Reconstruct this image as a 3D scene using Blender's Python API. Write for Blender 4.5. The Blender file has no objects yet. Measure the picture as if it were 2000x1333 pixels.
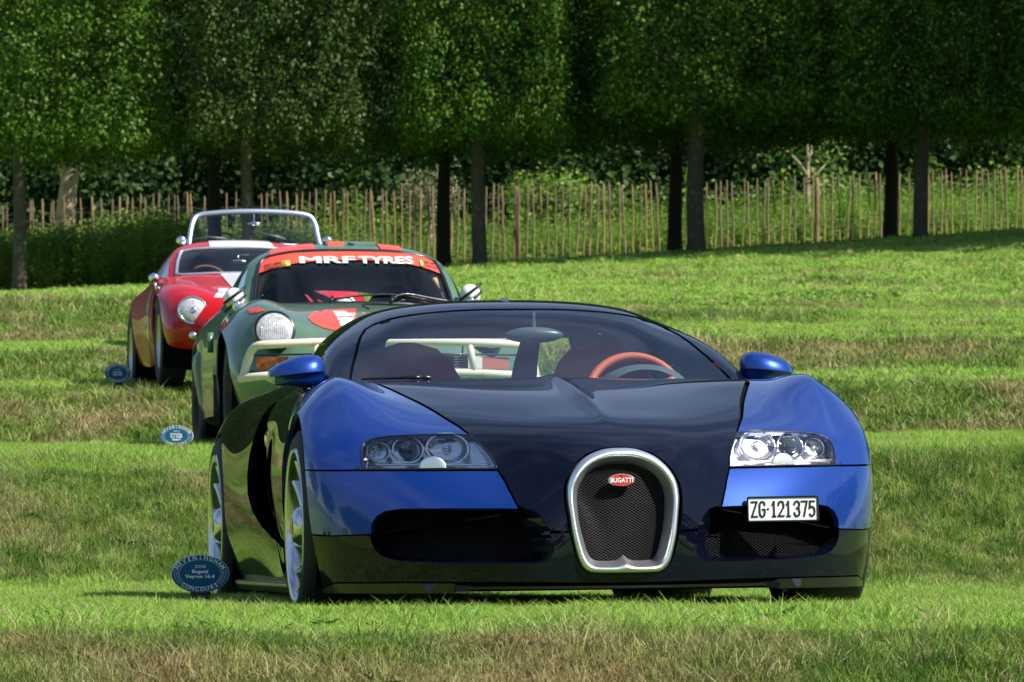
import bpy, math, random
import numpy as np
from mathutils import Vector, Matrix
from mathutils.geometry import delaunay_2d_cdt

# ------------------------------------------------------------------ camera, world, sun
SC = bpy.context.scene
COL = SC.collection
FPX = 10000.0            # focal length in pixels of a 2000 px wide picture
EYE = 0.266              # eye height above the first terrace
YH = 1063.8              # picture row of eye level
cam_d = bpy.data.cameras.new('camera'); cam = bpy.data.objects.new('camera', cam_d); COL.objects.link(cam)
cam.location = (0, 0, EYE); cam.rotation_euler = (math.pi/2, 0, 0)
cam_d.sensor_width = 36.0; cam_d.lens = 36.0*FPX/2000.0
cam_d.shift_y = (YH-666.5)/2000.0
cam_d.clip_start = 0.5; cam_d.clip_end = 2000
cam_d.dof.use_dof = True; cam_d.dof.focus_distance = 17.6; cam_d.dof.aperture_fstop = 18.0
SC.camera = cam
SUN_AZ, SUN_EL = math.radians(118.0), math.radians(46.0)   # azimuth from +Y towards +X
sun_dir = Vector((math.sin(SUN_AZ)*math.cos(SUN_EL), math.cos(SUN_AZ)*math.cos(SUN_EL), math.sin(SUN_EL)))
world = bpy.data.worlds.new('World'); SC.world = world; world.use_nodes = True
nt = world.node_tree; nt.nodes.clear()
wo = nt.nodes.new('ShaderNodeOutputWorld'); bg = nt.nodes.new('ShaderNodeBackground')
sky = nt.nodes.new('ShaderNodeTexSky'); sky.sky_type = 'NISHITA'; sky.sun_disc = False
sky.sun_elevation = SUN_EL; sky.sun_rotation = SUN_AZ; sky.air_density = 1.0; sky.dust_density = 0.2; sky.ozone_density = 3.0
tcw = nt.nodes.new('ShaderNodeTexCoord'); mpw = nt.nodes.new('ShaderNodeMapping'); mpw.inputs['Scale'].default_value = (1.0, 1.0, 2.6)
nz = nt.nodes.new('ShaderNodeTexNoise'); nz.inputs['Scale'].default_value = 2.3; nz.inputs['Detail'].default_value = 7; nz.inputs['Roughness'].default_value = 0.55
rp = nt.nodes.new('ShaderNodeMapRange'); rp.inputs[1].default_value = 0.45; rp.inputs[2].default_value = 0.68
mxw = nt.nodes.new('ShaderNodeMix'); mxw.data_type = 'RGBA'
mxw.inputs['B'].default_value = (5.0, 5.9, 8.6, 1)
mlw = nt.nodes.new('ShaderNodeMath'); mlw.operation = 'MULTIPLY'; mlw.inputs[1].default_value = 0.55
L = nt.links.new
L(tcw.outputs['Generated'], mpw.inputs['Vector']); L(mpw.outputs[0], nz.inputs['Vector']); L(nz.outputs[0], rp.inputs[0])
L(rp.outputs[0], mlw.inputs[0]); L(mlw.outputs[0], mxw.inputs['Factor']); L(sky.outputs[0], mxw.inputs['A'])
L(mxw.outputs['Result'], bg.inputs[0]); bg.inputs[1].default_value = 0.075; L(bg.outputs[0], wo.inputs[0])
sun_d = bpy.data.lights.new('sun', 'SUN'); sun_d.energy = 4.8; sun_d.angle = math.radians(0.6); sun_d.color = (1.0, 0.95, 0.86)
sun = bpy.data.objects.new('sun', sun_d); COL.objects.link(sun)
sun.rotation_euler = sun_dir.to_track_quat('Z', 'Y').to_euler()
sun.location = (8, 0, 12)
SC.view_settings.view_transform = 'Standard'; SC.view_settings.look = 'None'; SC.view_settings.exposure = 0.8; SC.view_settings.gamma = 1.0
SC.view_settings.use_curve_mapping = False
SC.render.engine = 'CYCLES'
SC.cycles.use_denoising = True; SC.cycles.max_bounces = 7; SC.cycles.transparent_max_bounces = 16
SC.cycles.glossy_bounces = 4; SC.cycles.transmission_bounces = 4; SC.cycles.diffuse_bounces = 3
SC.cycles.sample_clamp_indirect = 6.0; SC.cycles.caustics_reflective = False; SC.cycles.caustics_refractive = False
rng = np.random.default_rng(7); R = random.Random(5)

# ------------------------------------------------------------------ helpers: objects and tags
def link(name, me, mat=None, parent=None, loc=None, smooth=True):
    o = bpy.data.objects.new(name, me); COL.objects.link(o)
    if mat is not None and me is not None:
        for m in (mat if isinstance(mat, (list, tuple)) else [mat]): me.materials.append(m)
    if smooth and me is not None: me.polygons.foreach_set('use_smooth', [True]*len(me.polygons))
    if parent is not None: o.parent = parent
    if loc is not None: o.location = loc
    return o
def tag(o, label=None, cat=None, group=None, kind=None):
    if label: o['label'] = label
    if cat: o['category'] = cat
    if group: o['group'] = group
    if kind: o['kind'] = kind
    return o
def empty(name, loc=(0, 0, 0), rz=0.0, label=None, cat=None, group=None):
    o = bpy.data.objects.new(name, None); COL.objects.link(o); o.location = loc; o.rotation_euler = (0, 0, rz); o.empty_display_size = 0.2
    return tag(o, label, cat, group)
def mesh(name, v, f):
    me = bpy.data.meshes.new(name)
    me.from_pydata([tuple(map(float, p)) for p in v], [], [tuple(int(i) for i in q) for q in f]); me.update()
    return me
class MB:
    """collects simple shapes into one mesh"""
    def __init__(s): s.v = []; s.f = []; s.mi = []
    def add(s, v, f, m=0):
        b = len(s.v); s.v += [tuple(p) for p in v]; s.f += [tuple(i+b for i in q) for q in f]; s.mi += [m]*len(f); return s
    def grid(s, P, m=0, closeu=False, closev=False, flip=False):
        P = np.asarray(P, float); n, k = P.shape[:2]; f = []
        for i in range(n if closeu else n-1):
            for j in range(k if closev else k-1):
                q = (i*k+j, i*k+(j+1) % k, ((i+1) % n)*k+(j+1) % k, ((i+1) % n)*k+j)
                f.append(q[::-1] if flip else q)
        return s.add(P.reshape(-1, 3).tolist(), f, m)
    def box(s, c, d, m=0, rot=None, bev=0.0):
        hx, hy, hz = d[0]/2, d[1]/2, d[2]/2
        v = [Vector((x*hx, y*hy, z*hz)) for x in (-1, 1) for y in (-1, 1) for z in (-1, 1)]
        if rot is not None: v = [rot @ p for p in v]
        v = [p+Vector(c) for p in v]
        return s.add(v, [(0, 1, 3, 2), (4, 6, 7, 5), (0, 4, 5, 1), (2, 3, 7, 6), (0, 2, 6, 4), (1, 5, 7, 3)], m)
    def tube(s, pts, r, n=8, m=0, cap=True, closed=False):
        pts = [Vector(p) for p in pts]; k = len(pts)
        rs = r if isinstance(r, (list, tuple, np.ndarray)) else [r]*k
        rings = []; up = None
        for i, p in enumerate(pts):
            if closed: t = (pts[(i+1) % k]-pts[i-1])
            else: t = pts[min(i+1, k-1)]-pts[max(i-1, 0)]
            t.normalize()
            if up is None:
                up = Vector((0, 0, 1)) if abs(t.z) < 0.9 else Vector((1, 0, 0))
            a = t.cross(up).normalized(); b = a.cross(t).normalized(); up = b
            rings.append([p+(a*math.cos(2*math.pi*j/n)+b*math.sin(2*math.pi*j/n))*rs[i] for j in range(n)])
        base = len(s.v)
        f = []
        for i in range(k if closed else k-1):
            for j in range(n):
                i2 = (i+1) % k
                f.append((i*n+j, i2*n+j, i2*n+(j+1) % n, i*n+(j+1) % n))
        if cap and not closed:
            f.append(tuple(range(n))); f.append(tuple((k-1)*n+j for j in reversed(range(n))))
        return s.add([q for rg in rings for q in rg], f, m)
    def lathe(s, prof, n=32, axis='x', c=(0, 0, 0), m=0, sy=1.0):
        """prof: list of (axial, radius)"""
        P = []
        for a, r in prof:
            ring = []
            for j in range(n):
                t = 2*math.pi*j/n; u, w = r*math.cos(t), r*math.sin(t)*sy
                q = (a, u, w) if axis == 'x' else ((u, a, w) if axis == 'y' else (u, w, a))
                ring.append((q[0]+c[0], q[1]+c[1], q[2]+c[2]))
            P.append(ring)
        return s.grid(P, m, closev=True)
    def sphere(s, c, r, n=12, k=8, m=0):
        rx, ry, rz = r if isinstance(r, (tuple, list)) else (r, r, r)
        P = [[(c[0]+rx*math.sin(math.pi*i/k)*math.cos(2*math.pi*j/n), c[1]+ry*math.sin(math.pi*i/k)*math.sin(2*math.pi*j/n), c[2]+rz*math.cos(math.pi*i/k)) for j in range(n)] for i in range(k+1)]
        return s.grid(P, m, closev=True)
    def build(s, name, mat, parent=None, loc=None, smooth=True):
        me = mesh(name, s.v, s.f)
        o = link(name, me, mat, parent, loc, smooth)
        if any(s.mi): me.polygons.foreach_set('material_index', s.mi)
        me.validate()
        return o

# ------------------------------------------------------------------ materials
def srgb(h):
    c = [int(h[i:i+2], 16)/255 for i in (0, 2, 4)]
    return tuple((x/12.92 if x <= 0.04045 else ((x+0.055)/1.055)**2.4) for x in c)
def mat(name, col=(0.5, 0.5, 0.5), rough=0.5, metal=0.0, coat=0.0, spec=0.5, sheen=0.0, noise=None, bump=None, coat_rough=0.03, trans=0.0):
    m = bpy.data.materials.new(name); m.use_nodes = True; n = m.node_tree.nodes; l = m.node_tree.links
    b = n['Principled BSDF']; b.inputs['Base Color'].default_value = (*col, 1); b.inputs['Roughness'].default_value = rough
    b.inputs['Metallic'].default_value = metal; b.inputs['Coat Weight'].default_value = coat; b.inputs['Coat Roughness'].default_value = coat_rough
    b.inputs['Specular IOR Level'].default_value = spec; b.inputs['Transmission Weight'].default_value = trans
    tc = n.new('ShaderNodeTexCoord')
    if noise:   # (scale, colour2, lo, hi)
        t = n.new('ShaderNodeTexNoise'); t.inputs['Scale'].default_value = noise[0]; t.inputs['Detail'].default_value = 6
        mr = n.new('ShaderNodeMapRange'); mr.inputs[1].default_value = noise[2]; mr.inputs[2].default_value = noise[3]
        mx = n.new('ShaderNodeMix'); mx.data_type = 'RGBA'; mx.inputs['A'].default_value = (*col, 1); mx.inputs['B'].default_value = (*noise[1], 1)
        l.new(tc.outputs['Object'], t.inputs['Vector']); l.new(t.outputs[0], mr.inputs[0]); l.new(mr.outputs[0], mx.inputs['Factor']); l.new(mx.outputs['Result'], b.inputs['Base Color'])
    if bump:    # (scale, strength, distance)
        t = n.new('ShaderNodeTexNoise'); t.inputs['Scale'].default_value = bump[0]; t.inputs['Detail'].default_value = 4
        bp = n.new('ShaderNodeBump'); bp.inputs['Strength'].default_value = bump[1]; bp.inputs['Distance'].default_value = bump[2]
        l.new(tc.outputs['Object'], t.inputs['Vector']); l.new(t.outputs[0], bp.inputs['Height']); l.new(bp.outputs[0], b.inputs['Normal'])
    return m
def glass_mat(name, tint=(0.85, 0.9, 0.9), refl=1.0):
    """thin sheet of glass: clear with Fresnel reflection"""
    m = bpy.data.materials.new(name); m.use_nodes = True; n = m.node_tree.nodes; l = m.node_tree.links; n.clear()
    o = n.new('ShaderNodeOutputMaterial'); t = n.new('ShaderNodeBsdfTransparent'); t.inputs[0].default_value = (*tint, 1)
    g = n.new('ShaderNodeBsdfGlossy'); g.inputs['Roughness'].default_value = 0.015; g.inputs[0].default_value = (refl, refl, refl, 1)
    fr = n.new('ShaderNodeFresnel'); fr.inputs[0].default_value = 1.56
    mx = n.new('ShaderNodeMixShader'); l.new(fr.outputs[0], mx.inputs[0]); l.new(t.outputs[0], mx.inputs[1]); l.new(g.outputs[0], mx.inputs[2]); l.new(mx.outputs[0], o.inputs[0])
    return m

# ------------------------------------------------------------------ picture <-> place
def at(px, py, y):
    """the point on the sight line of picture position (px, py) at distance y"""
    return Vector(((px-1000)/FPX*y, y, EYE+(YH-py)/FPX*y))
class Frame:
    """a car's own axes: x to its left side (picture right), y backwards, z up"""
    def __init__(s, x0, y0, z0, yaw_deg, roll=0.0, pitch=0.0):
        s.o = np.array([x0, y0, z0]); s.th = math.radians(yaw_deg); s.c, s.s = math.cos(s.th), math.sin(s.th); s.roll = roll; s.pitch = pitch
    def world(s, P):
        P = np.asarray(P, float); x, y, z = P[..., 0], P[..., 1], P[..., 2]
        return np.stack([s.o[0]+x*s.c-y*s.s, s.o[1]+x*s.s+y*s.c, s.o[2]+z+s.roll*x+s.pitch*y], -1)
    def px(s, P):
        W = s.world(P); return np.stack([1000+FPX*W[..., 0]/W[..., 1], YH-FPX*(W[..., 2]-EYE)/W[..., 1]], -1)
    def at(s, px, py, y):
        """point of the car in its plane y whose picture position is (px, py)"""
        a = (px-1000)/FPX
        # o0 + x c - y s = a (o1 + x s + y c)
        x = (a*(s.o[1]+y*s.c)-s.o[0]+y*s.s)/(s.c-a*s.s)
        wy = s.o[1]+x*s.s+y*s.c
        z = EYE+(YH-py)/FPX*wy-s.o[2]-s.roll*x-s.pitch*y
        return np.array([x, y, z])
    def matrix(s):
        return Matrix(((s.c, -s.s, 0, s.o[0]), (s.s, s.c, 0, s.o[1]), (s.roll, s.pitch, 1, s.o[2]), (0, 0, 0, 1)))
    def rigid(s):
        ex = Vector((s.c, s.s, s.roll)).normalized(); ey = Vector((-s.s, s.c, s.pitch)); ey = (ey-ex*ey.dot(ex)).normalized(); ez = ex.cross(ey)
        M = Matrix((ex, ey, ez)).transposed().to_4x4(); M.translation = Vector(s.o); return M
    def root(s, name, label, cat, group=None):
        e = empty(name, (0, 0, 0), 0, label, cat, group); M = s.rigid(); e.location = M.translation; e.rotation_euler = M.to_euler(); return e

# ------------------------------------------------------------------ smooth surfaces through a net of points
def nspline(t, Y, q):
    """natural cubic spline through (t, Y[k,...]) evaluated at q"""
    t = np.asarray(t, float); Y = np.asarray(Y, float); n = len(t); sh = Y.shape[1:]; Y = Y.reshape(n, -1)
    h = np.diff(t); A = np.zeros((n, n)); B = np.zeros((n, Y.shape[1])); A[0, 0] = A[-1, -1] = 1
    for i in range(1, n-1):
        A[i, i-1] = h[i-1]; A[i, i] = 2*(h[i-1]+h[i]); A[i, i+1] = h[i]
        B[i] = 6*((Y[i+1]-Y[i])/h[i]-(Y[i]-Y[i-1])/h[i-1])
    M = np.linalg.solve(A, B)
    q = np.asarray(q, float); i = np.clip(np.searchsorted(t, q)-1, 0, n-2); d = h[i][:, None]; a = ((t[i+1]-q))[:, None]; b = ((q-t[i]))[:, None]
    r = M[i]*a**3/(6*d)+M[i+1]*b**3/(6*d)+(Y[i]/d-M[i]*d/6)*a+(Y[i+1]/d-M[i+1]*d/6)*b
    return r.reshape((len(q),)+sh)
def curve(pts, n):
    P = np.asarray(pts, float); t = np.concatenate([[0], np.cumsum(np.sqrt((np.diff(P, axis=0)**2).sum(1))+1e-6)])
    return nspline(t, P, np.linspace(0, t[-1], n))
def inside(poly, P):
    x, y = P[:, 0], P[:, 1]; r = np.zeros(len(P), bool); n = len(poly); j = n-1
    for i in range(n):
        xi, yi = poly[i]; xj, yj = poly[j]
        if yi != yj:
            c = ((yi > y) != (yj > y)) & (x < (xj-xi)*(y-yi)/(yj-yi)+xi); r ^= c
        j = i
    return r
class Surf:
    def __init__(s, net, frame=None, disp=None, mirror_centre=True, N=220):
        P = np.asarray(net, float); s.P = P; s.frame = frame; s.disp = disp; s.mc = mirror_centre
        du = np.sqrt((np.diff(P, axis=1)**2).sum(2)).mean(0); dv = np.sqrt((np.diff(P, axis=0)**2).sum(2)).mean(1)
        s.u = np.concatenate([[0], np.cumsum(du)]); s.v = np.concatenate([[0], np.cumsum(dv)])
        if mirror_centre:   # extend the net by its mirror image so the surface is smooth across the middle
            Q = P[:, 1:3][:, ::-1].copy(); Q[..., 0] *= -1
            s.Pu = np.concatenate([Q, P], 1); s.uu = np.concatenate([-s.u[1:3][::-1], s.u])
        else: s.Pu, s.uu = P, s.u
        s.gu = np.linspace(0, s.u[-1], N); s.gv = np.linspace(0, s.v[-1], N)
        s.G = s.evalgrid(s.gv, s.gu)
        if frame is not None: s.GP = frame.px(s.G)
    def evalgrid(s, gv, gu):
        A = nspline(s.v, s.Pu, gv)                       # (nv, cols, 3)
        A = nspline(s.uu, A.transpose(1, 0, 2), gu).transpose(1, 0, 2)
        return s.disp(A) if s.disp else A
    def ev(s, U):
        """evaluate at scattered (u, v)"""
        U = np.asarray(U, float); out = np.zeros((len(U), 3))
        # bicubic via fine table
        if not hasattr(s, 'T'):
            s.tu = np.linspace(0, s.u[-1], 900); s.tv = np.linspace(0, s.v[-1], 900); s.T = s.evalgrid(s.tv, s.tu)
        fu = np.clip(U[:, 0]/s.u[-1], 0, 1)*899; fv = np.clip(U[:, 1]/s.v[-1], 0, 1)*899
        i = np.minimum(fu.astype(int), 898); j = np.minimum(fv.astype(int), 898); a = (fu-i)[:, None]; b = (fv-j)[:, None]; T = s.T
        return (T[j, i]*(1-a)+T[j, i+1]*a)*(1-b)+(T[j+1, i]*(1-a)+T[j+1, i+1]*a)*b
    def nrm(s, U):
        U = np.asarray(U, float); e = 2e-3
        a = s.ev(np.clip(U+[e, 0], 0, [s.u[-1], s.v[-1]]))-s.ev(np.clip(U-[e, 0], 0, [s.u[-1], s.v[-1]])); b = s.ev(np.clip(U+[0, e], 0, [s.u[-1], s.v[-1]]))-s.ev(np.clip(U-[0, e], 0, [s.u[-1], s.v[-1]]))
        n = np.cross(a, b); return n/(np.linalg.norm(n, axis=1)[:, None]+1e-12)
    def find(s, px, py):
        """(u, v) of the surface point seen at picture position (px, py)"""
        if px < 5000 and not hasattr(s, 'GPm'):
            G2 = s.G.copy(); G2[..., 0] *= -1; s.GPm = s.frame.px(G2)
        GP = s.GPm
        d = (GP[..., 0]-px)**2+(GP[..., 1]-py)**2
        j, i = np.unravel_index(np.argmin(d+100*s.G[..., 1]), d.shape)
        q = np.array([s.gu[i], s.gv[j]])
        for _ in range(6):
            e = 1e-3; F = lambda w: s.frame.px(s.ev([w])*[-1, 1, 1])[0]
            f0 = F(q); J = np.stack([(F(q+[e, 0])-F(q-[e, 0]))/(2*e), (F(q+[0, e])-F(q-[0, e]))/(2*e)], 1)
            try: st = np.linalg.solve(J.T@J+50*np.eye(2), J.T@(np.array([px, py])-f0))
            except Exception: break
            q = np.clip(q+np.clip(st, -0.03, 0.03), 0, [s.u[-1], s.v[-1]])
        return q
    def findxz(s, x, z, ax=(0, 2)):
        d = (s.G[..., ax[0]]-x)**2+(s.G[..., ax[1]]-z)**2; j, i = np.unravel_index(np.argmin(d), d.shape); return np.array([s.gu[i], s.gv[j]])
def resample(poly, h, closed=True):
    P = [np.asarray(p, float) for p in poly]; out = []
    n = len(P)
    for i in range(n if closed else n-1):
        a, b = P[i], P[(i+1) % n]; k = max(1, int(math.ceil(np.linalg.norm(b-a)/h)))
        for t in range(k): out.append(a+(b-a)*t/k)
    if not closed: out.append(P[-1])
    return np.array(out)
def panel_mesh(S, poly, holes=(), h=0.022, flange=0.014, off=0.0, extra=None, bh=None, flip=False):
    """sheet cut from surface S along poly (u, v), edges turned inwards. returns verts, faces (car axes)"""
    bh = bh or h*0.6
    loops = [resample(poly, bh)]+[resample(q, bh) for q in holes]
    lo, hi = loops[0].min(0), loops[0].max(0)
    nx, ny = max(2, int((hi[0]-lo[0])/h)), max(2, int((hi[1]-lo[1])/h))
    gx, gy = np.meshgrid(np.linspace(lo[0], hi[0], nx), np.linspace(lo[1], hi[1], ny)); G = np.stack([gx.ravel(), gy.ravel()], 1)
    G[:, 0] += ((np.arange(len(G))//nx) % 2)*h*0.4
    if extra is not None: G = np.concatenate([G, extra])
    k = inside(loops[0], G)
    for q in loops[1:]: k &= ~inside(q, G)
    G = G[k]
    B = np.concatenate(loops)
    for c in range(0, len(B), 200):
        if len(G): G = G[((G[:, None]-B[None, c:c+200])**2).sum(2).min(1) > (bh*0.55)**2]
    V = np.concatenate([B, G]) if len(G) else B
    E = []; b = 0
    for q in loops:
        n = len(q); E += [(b+i, b+(i+1) % n) for i in range(n)]; b += n
    r = delaunay_2d_cdt([Vector(p) for p in V], E, [], 0, 1e-7)
    V2 = np.array([tuple(p) for p in r[0]]); T = np.array([tuple(t) for t in r[2] if len(t) == 3])
    C = V2[T].mean(1); k = inside(loops[0], C)
    for q in loops[1:]: k &= ~inside(q, C)
    T = T[k]
    X = S.ev(V2)
    if off: X = X-S.nrm(V2)*off
    # orientation: make consistent
    a, b_, c = V2[T[:, 0]], V2[T[:, 1]], V2[T[:, 2]]; ar = (b_[:, 0]-a[:, 0])*(c[:, 1]-a[:, 1])-(b_[:, 1]-a[:, 1])*(c[:, 0]-a[:, 0])
    T[ar < 0] = T[ar < 0][:, ::-1]
    verts = X.tolist(); faces = [tuple(t) for t in T]
    if flange:
        # boundary edges
        from collections import Counter
        cn = Counter()
        for t in T:
            for i in range(3): cn[tuple(sorted((t[i], t[(i+1) % 3])))] += 1
        N = S.nrm(V2)
        mp = {}; 
        for t in T:
            for i in range(3):
                e = (t[i], t[(i+1) % 3])
                if cn[tuple(sorted(e))] == 1:
                    for w in e:
                        if w not in mp:
                            mp[w] = len(verts); verts.append(tuple(X[w])); verts.append(tuple(X[w]-N[w]*flange))
                    A, Bq = mp[e[0]], mp[e[1]]; faces.append((Bq, A, A+1, Bq+1))
    return verts, faces
def mirror_add(mb, v, f, m=0, both=True):
    """S normals point outwards with (u x v); add sheet and its mirror image"""
    mb.add(v, f, m)
    if both: mb.add([(-p[0], p[1], p[2]) for p in v], [q[::-1] for q in f], m)
# ================================================================== the terraced lawn
def row2z(y, row): return EYE+(YH-row)/FPX*y
_L = [(24.4, 1148), (26.3, 935), (27.6, 897), (30.2, 884), (34.5, 878), (35.8, 790), (36.7, 764), (41.5, 757), (43.5, 691), (52, 672), (55, 588), (64, 579), (84, 571)]
_Rr = [(24.4, 1136), (26.3, 916), (27.6, 878), (30.2, 864), (34.5, 858), (35.8, 768), (36.7, 742), (41.5, 732), (43.5, 668), (52, 639), (58, 610), (66, 560), (84, 461)]
_yy = np.arange(13.0, 90.01, 0.1)
def _prof(T):
    ys = [-400, -60, -14, 6, 10.5, 12.2, 13.6, 14.1, 14.5, 15.4, 17.0, 23.9]; zs = [2.5, -.6, -1.35, -1.32, -1.25, -.75, -.22, -.06, .0, .032, .038, .036]
    for y, r in T: ys.append(y); zs.append(row2z(y, r))
    zl = zs[-1]; r_ = T[-1][1]; zf = row2z(97, r_+7); ys += [97, 105, 130, 400]; zs += [zf, zf+.1, zf+1, zf+8]
    g = np.concatenate([np.linspace(-400, 12, 200), np.arange(12.05, 110, 0.05), np.linspace(110.5, 400, 100)])
    z = np.interp(g, ys, zs); k = np.exp(-0.5*(np.arange(-12, 13)/2.2)**2); k /= k.sum()
    zz = np.convolve(np.pad(z, 12, 'edge'), k, 'valid'); m = (g > 13) & (g < 105); z[m] = zz[m]
    return g, z
_gL, _zL = _prof(_L); _gR, _zR = _prof(_Rr)
def wob(x, y, s, seed):
    r = np.random.default_rng(seed); o = 0
    for k in range(5):
        a, b, c, d = r.uniform(-1, 1, 4); f = s*(1.6**k); o = o+np.sin(x*f*(a+.4)+y*f*b+c*6)*np.cos(x*f*b*1.3-y*f*(a-.5)+d*6)/(1.4**k)
    return o/2.5
def ground_z(x, y):
    x = np.asarray(x, float); y = np.asarray(y, float)
    px = 1000+FPX*x/np.maximum(y, 13); t = np.clip((px-100)/1750, -1.2, 2.2)
    zl, zr = np.interp(y, _gL, _zL), np.interp(y, _gR, _zR)
    z = zl*(1-t)+zr*t
    w = np.clip((y-12)/2, 0, 1); f = np.clip((y-24)/6, 0.0, 1)
    return z+wob(x, y, .8, 3)*(.012+.03*f)*w+wob(x, y, 3.0, 4)*.008*w
def lawn_mat(name, blade=False):
    m = bpy.data.materials.new(name); m.use_nodes = True; n = m.node_tree.nodes; l = m.node_tree.links; b = n['Principled BSDF']
    b.inputs['Roughness'].default_value = 0.6 if blade else 0.9; b.inputs['Specular IOR Level'].default_value = 0.25 if blade else 0.05
    g = n.new('ShaderNodeNewGeometry')
    def noise(s, d, r=.55, stretch=None):
        t = n.new('ShaderNodeTexNoise'); t.inputs['Scale'].default_value = s; t.inputs['Detail'].default_value = d; t.inputs['Roughness'].default_value = r
        if stretch:
            mp = n.new('ShaderNodeMapping'); mp.inputs['Scale'].default_value = stretch; l.new(g.outputs['Position'], mp.inputs['Vector']); l.new(mp.outputs[0], t.inputs['Vector'])
        else: l.new(g.outputs['Position'], t.inputs['Vector'])
        return t.outputs[0]
    def rng_(v, a, b_, c=0, d=1):
        mr = n.new('ShaderNodeMapRange'); l.new(v, mr.inputs[0]); mr.inputs[1].default_value = a; mr.inputs[2].default_value = b_; mr.inputs[3].default_value = c; mr.inputs[4].default_value = d; return mr.outputs[0]
    def mix(f, A, B):
        mx = n.new('ShaderNodeMix'); mx.data_type = 'RGBA'; l.new(f, mx.inputs['Factor'])
        for k, v in (('A', A), ('B', B)):
            if isinstance(v, tuple): mx.inputs[k].default_value = (*v, 1)
            else: l.new(v, mx.inputs[k])
        return mx.outputs['Result']
    # slope: banks are drier, rougher and a darker green than the flats
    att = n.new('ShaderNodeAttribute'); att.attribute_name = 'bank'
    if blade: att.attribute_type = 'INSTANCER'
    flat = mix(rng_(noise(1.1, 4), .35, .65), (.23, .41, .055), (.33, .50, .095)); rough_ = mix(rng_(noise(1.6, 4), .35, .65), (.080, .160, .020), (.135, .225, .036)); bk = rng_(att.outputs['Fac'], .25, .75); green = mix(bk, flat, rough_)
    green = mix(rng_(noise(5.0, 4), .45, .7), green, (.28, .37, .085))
    dry = mix(rng_(noise(3.5, 5), .35, .65), (.42, .36, .17), (.32, .22, .11))
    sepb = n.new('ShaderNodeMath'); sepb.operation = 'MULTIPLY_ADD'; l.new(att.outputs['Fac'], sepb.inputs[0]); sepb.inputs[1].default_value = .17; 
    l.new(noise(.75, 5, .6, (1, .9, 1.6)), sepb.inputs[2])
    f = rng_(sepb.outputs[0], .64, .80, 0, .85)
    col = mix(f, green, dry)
    if blade:
        oi = n.new('ShaderNodeObjectInfo')
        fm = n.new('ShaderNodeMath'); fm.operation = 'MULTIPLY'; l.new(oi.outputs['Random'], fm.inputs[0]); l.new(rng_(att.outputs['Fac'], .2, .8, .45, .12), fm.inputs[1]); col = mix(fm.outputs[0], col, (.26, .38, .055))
        # a share of the blades is straw
        st = n.new('ShaderNodeMath'); st.operation = 'GREATER_THAN'; l.new(oi.outputs['Random'], st.inputs[0]); st.inputs[1].default_value = .93
        col = mix(st.outputs[0], col, (.42, .37, .18))
        tr = n.new('ShaderNodeBsdfTranslucent'); l.new(col, tr.inputs[0]); ms = n.new('ShaderNodeMixShader'); ms.inputs[0].default_value = .35
        l.new(b.outputs[0], ms.inputs[1]); l.new(tr.outputs[0], ms.inputs[2]); l.new(ms.outputs[0], n['Material Output'].inputs[0])
    else:
        col = mix(rng_(noise(90, 3), .3, .7, 0, .4), col, (.07, .11, .02))
        bp = n.new('ShaderNodeBump'); bp.inputs['Strength'].default_value = .8; bp.inputs['Distance'].default_value = .03; l.new(noise(45, 5, .7), bp.inputs['Height']); l.new(bp.outputs[0], b.inputs['Normal'])
    l.new(col, b.inputs['Base Color'])
    return m
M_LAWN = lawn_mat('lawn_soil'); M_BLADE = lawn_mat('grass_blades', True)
def sheet(xs, ys):
    X, Y = np.meshgrid(xs, ys); Z = ground_z(X, Y); P = np.stack([X, Y, Z], -1); n, k = X.shape
    i = np.arange(n-1)[:, None]*k+np.arange(k-1)[None]; f = np.stack([i, i+1, i+k+1, i+k], -1).reshape(-1, 4)
    me = bpy.data.meshes.new('ground'); me.from_pydata(P.reshape(-1, 3).tolist(), [], f.tolist()); me.update()
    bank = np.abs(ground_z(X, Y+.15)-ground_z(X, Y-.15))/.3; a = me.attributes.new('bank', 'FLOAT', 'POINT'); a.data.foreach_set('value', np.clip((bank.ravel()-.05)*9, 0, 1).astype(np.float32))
    return me
_xs = np.concatenate([-np.geomspace(400, 9, 22), np.linspace(-8.4, 8.4, 150), np.geomspace(9, 400, 22)])
_ys = np.concatenate([np.linspace(-400, 8, 40), np.linspace(10, 12.9, 10), np.arange(13, 30, .10), np.arange(30, 58, .16), np.arange(58, 90, .5), np.geomspace(91, 400, 24)])
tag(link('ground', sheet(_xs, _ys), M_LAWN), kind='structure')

# ---- grass blades, scattered as instances of a few tufts
def tuft(name, n, h, w, spread, seed, bend=.5):
    r = np.random.default_rng(seed); v = []; f = []
    for i in range(n):
        a = r.uniform(0, 6.283); d = spread*math.sqrt(r.uniform()); bx, by = d*math.cos(a), d*math.sin(a); H = h*r.uniform(.5, 1.15); W = w*r.uniform(.7, 1.3)
        t = r.uniform(0, 6.283); lx, ly = math.cos(t), math.sin(t); ln = H*bend*r.uniform(.2, 1.2); o = r.uniform(0, 6.283); ox, oy = math.cos(o)*W/2, math.sin(o)*W/2
        k = len(v)
        v += [(bx-ox, by-oy, -.01), (bx+ox, by+oy, -.01), (bx+lx*ln*.35-ox*.8, by+ly*ln*.35-oy*.8, H*.6), (bx+lx*ln*.35+ox*.8, by+ly*ln*.35+oy*.8, H*.6), (bx+lx*ln, by+ly*ln, H)]
        f += [(k, k+1, k+3, k+2), (k+2, k+3, k+4)]
    me = mesh(name, v, f); me.materials.append(M_BLADE)
    return bpy.data.objects.new(name, me)
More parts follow.
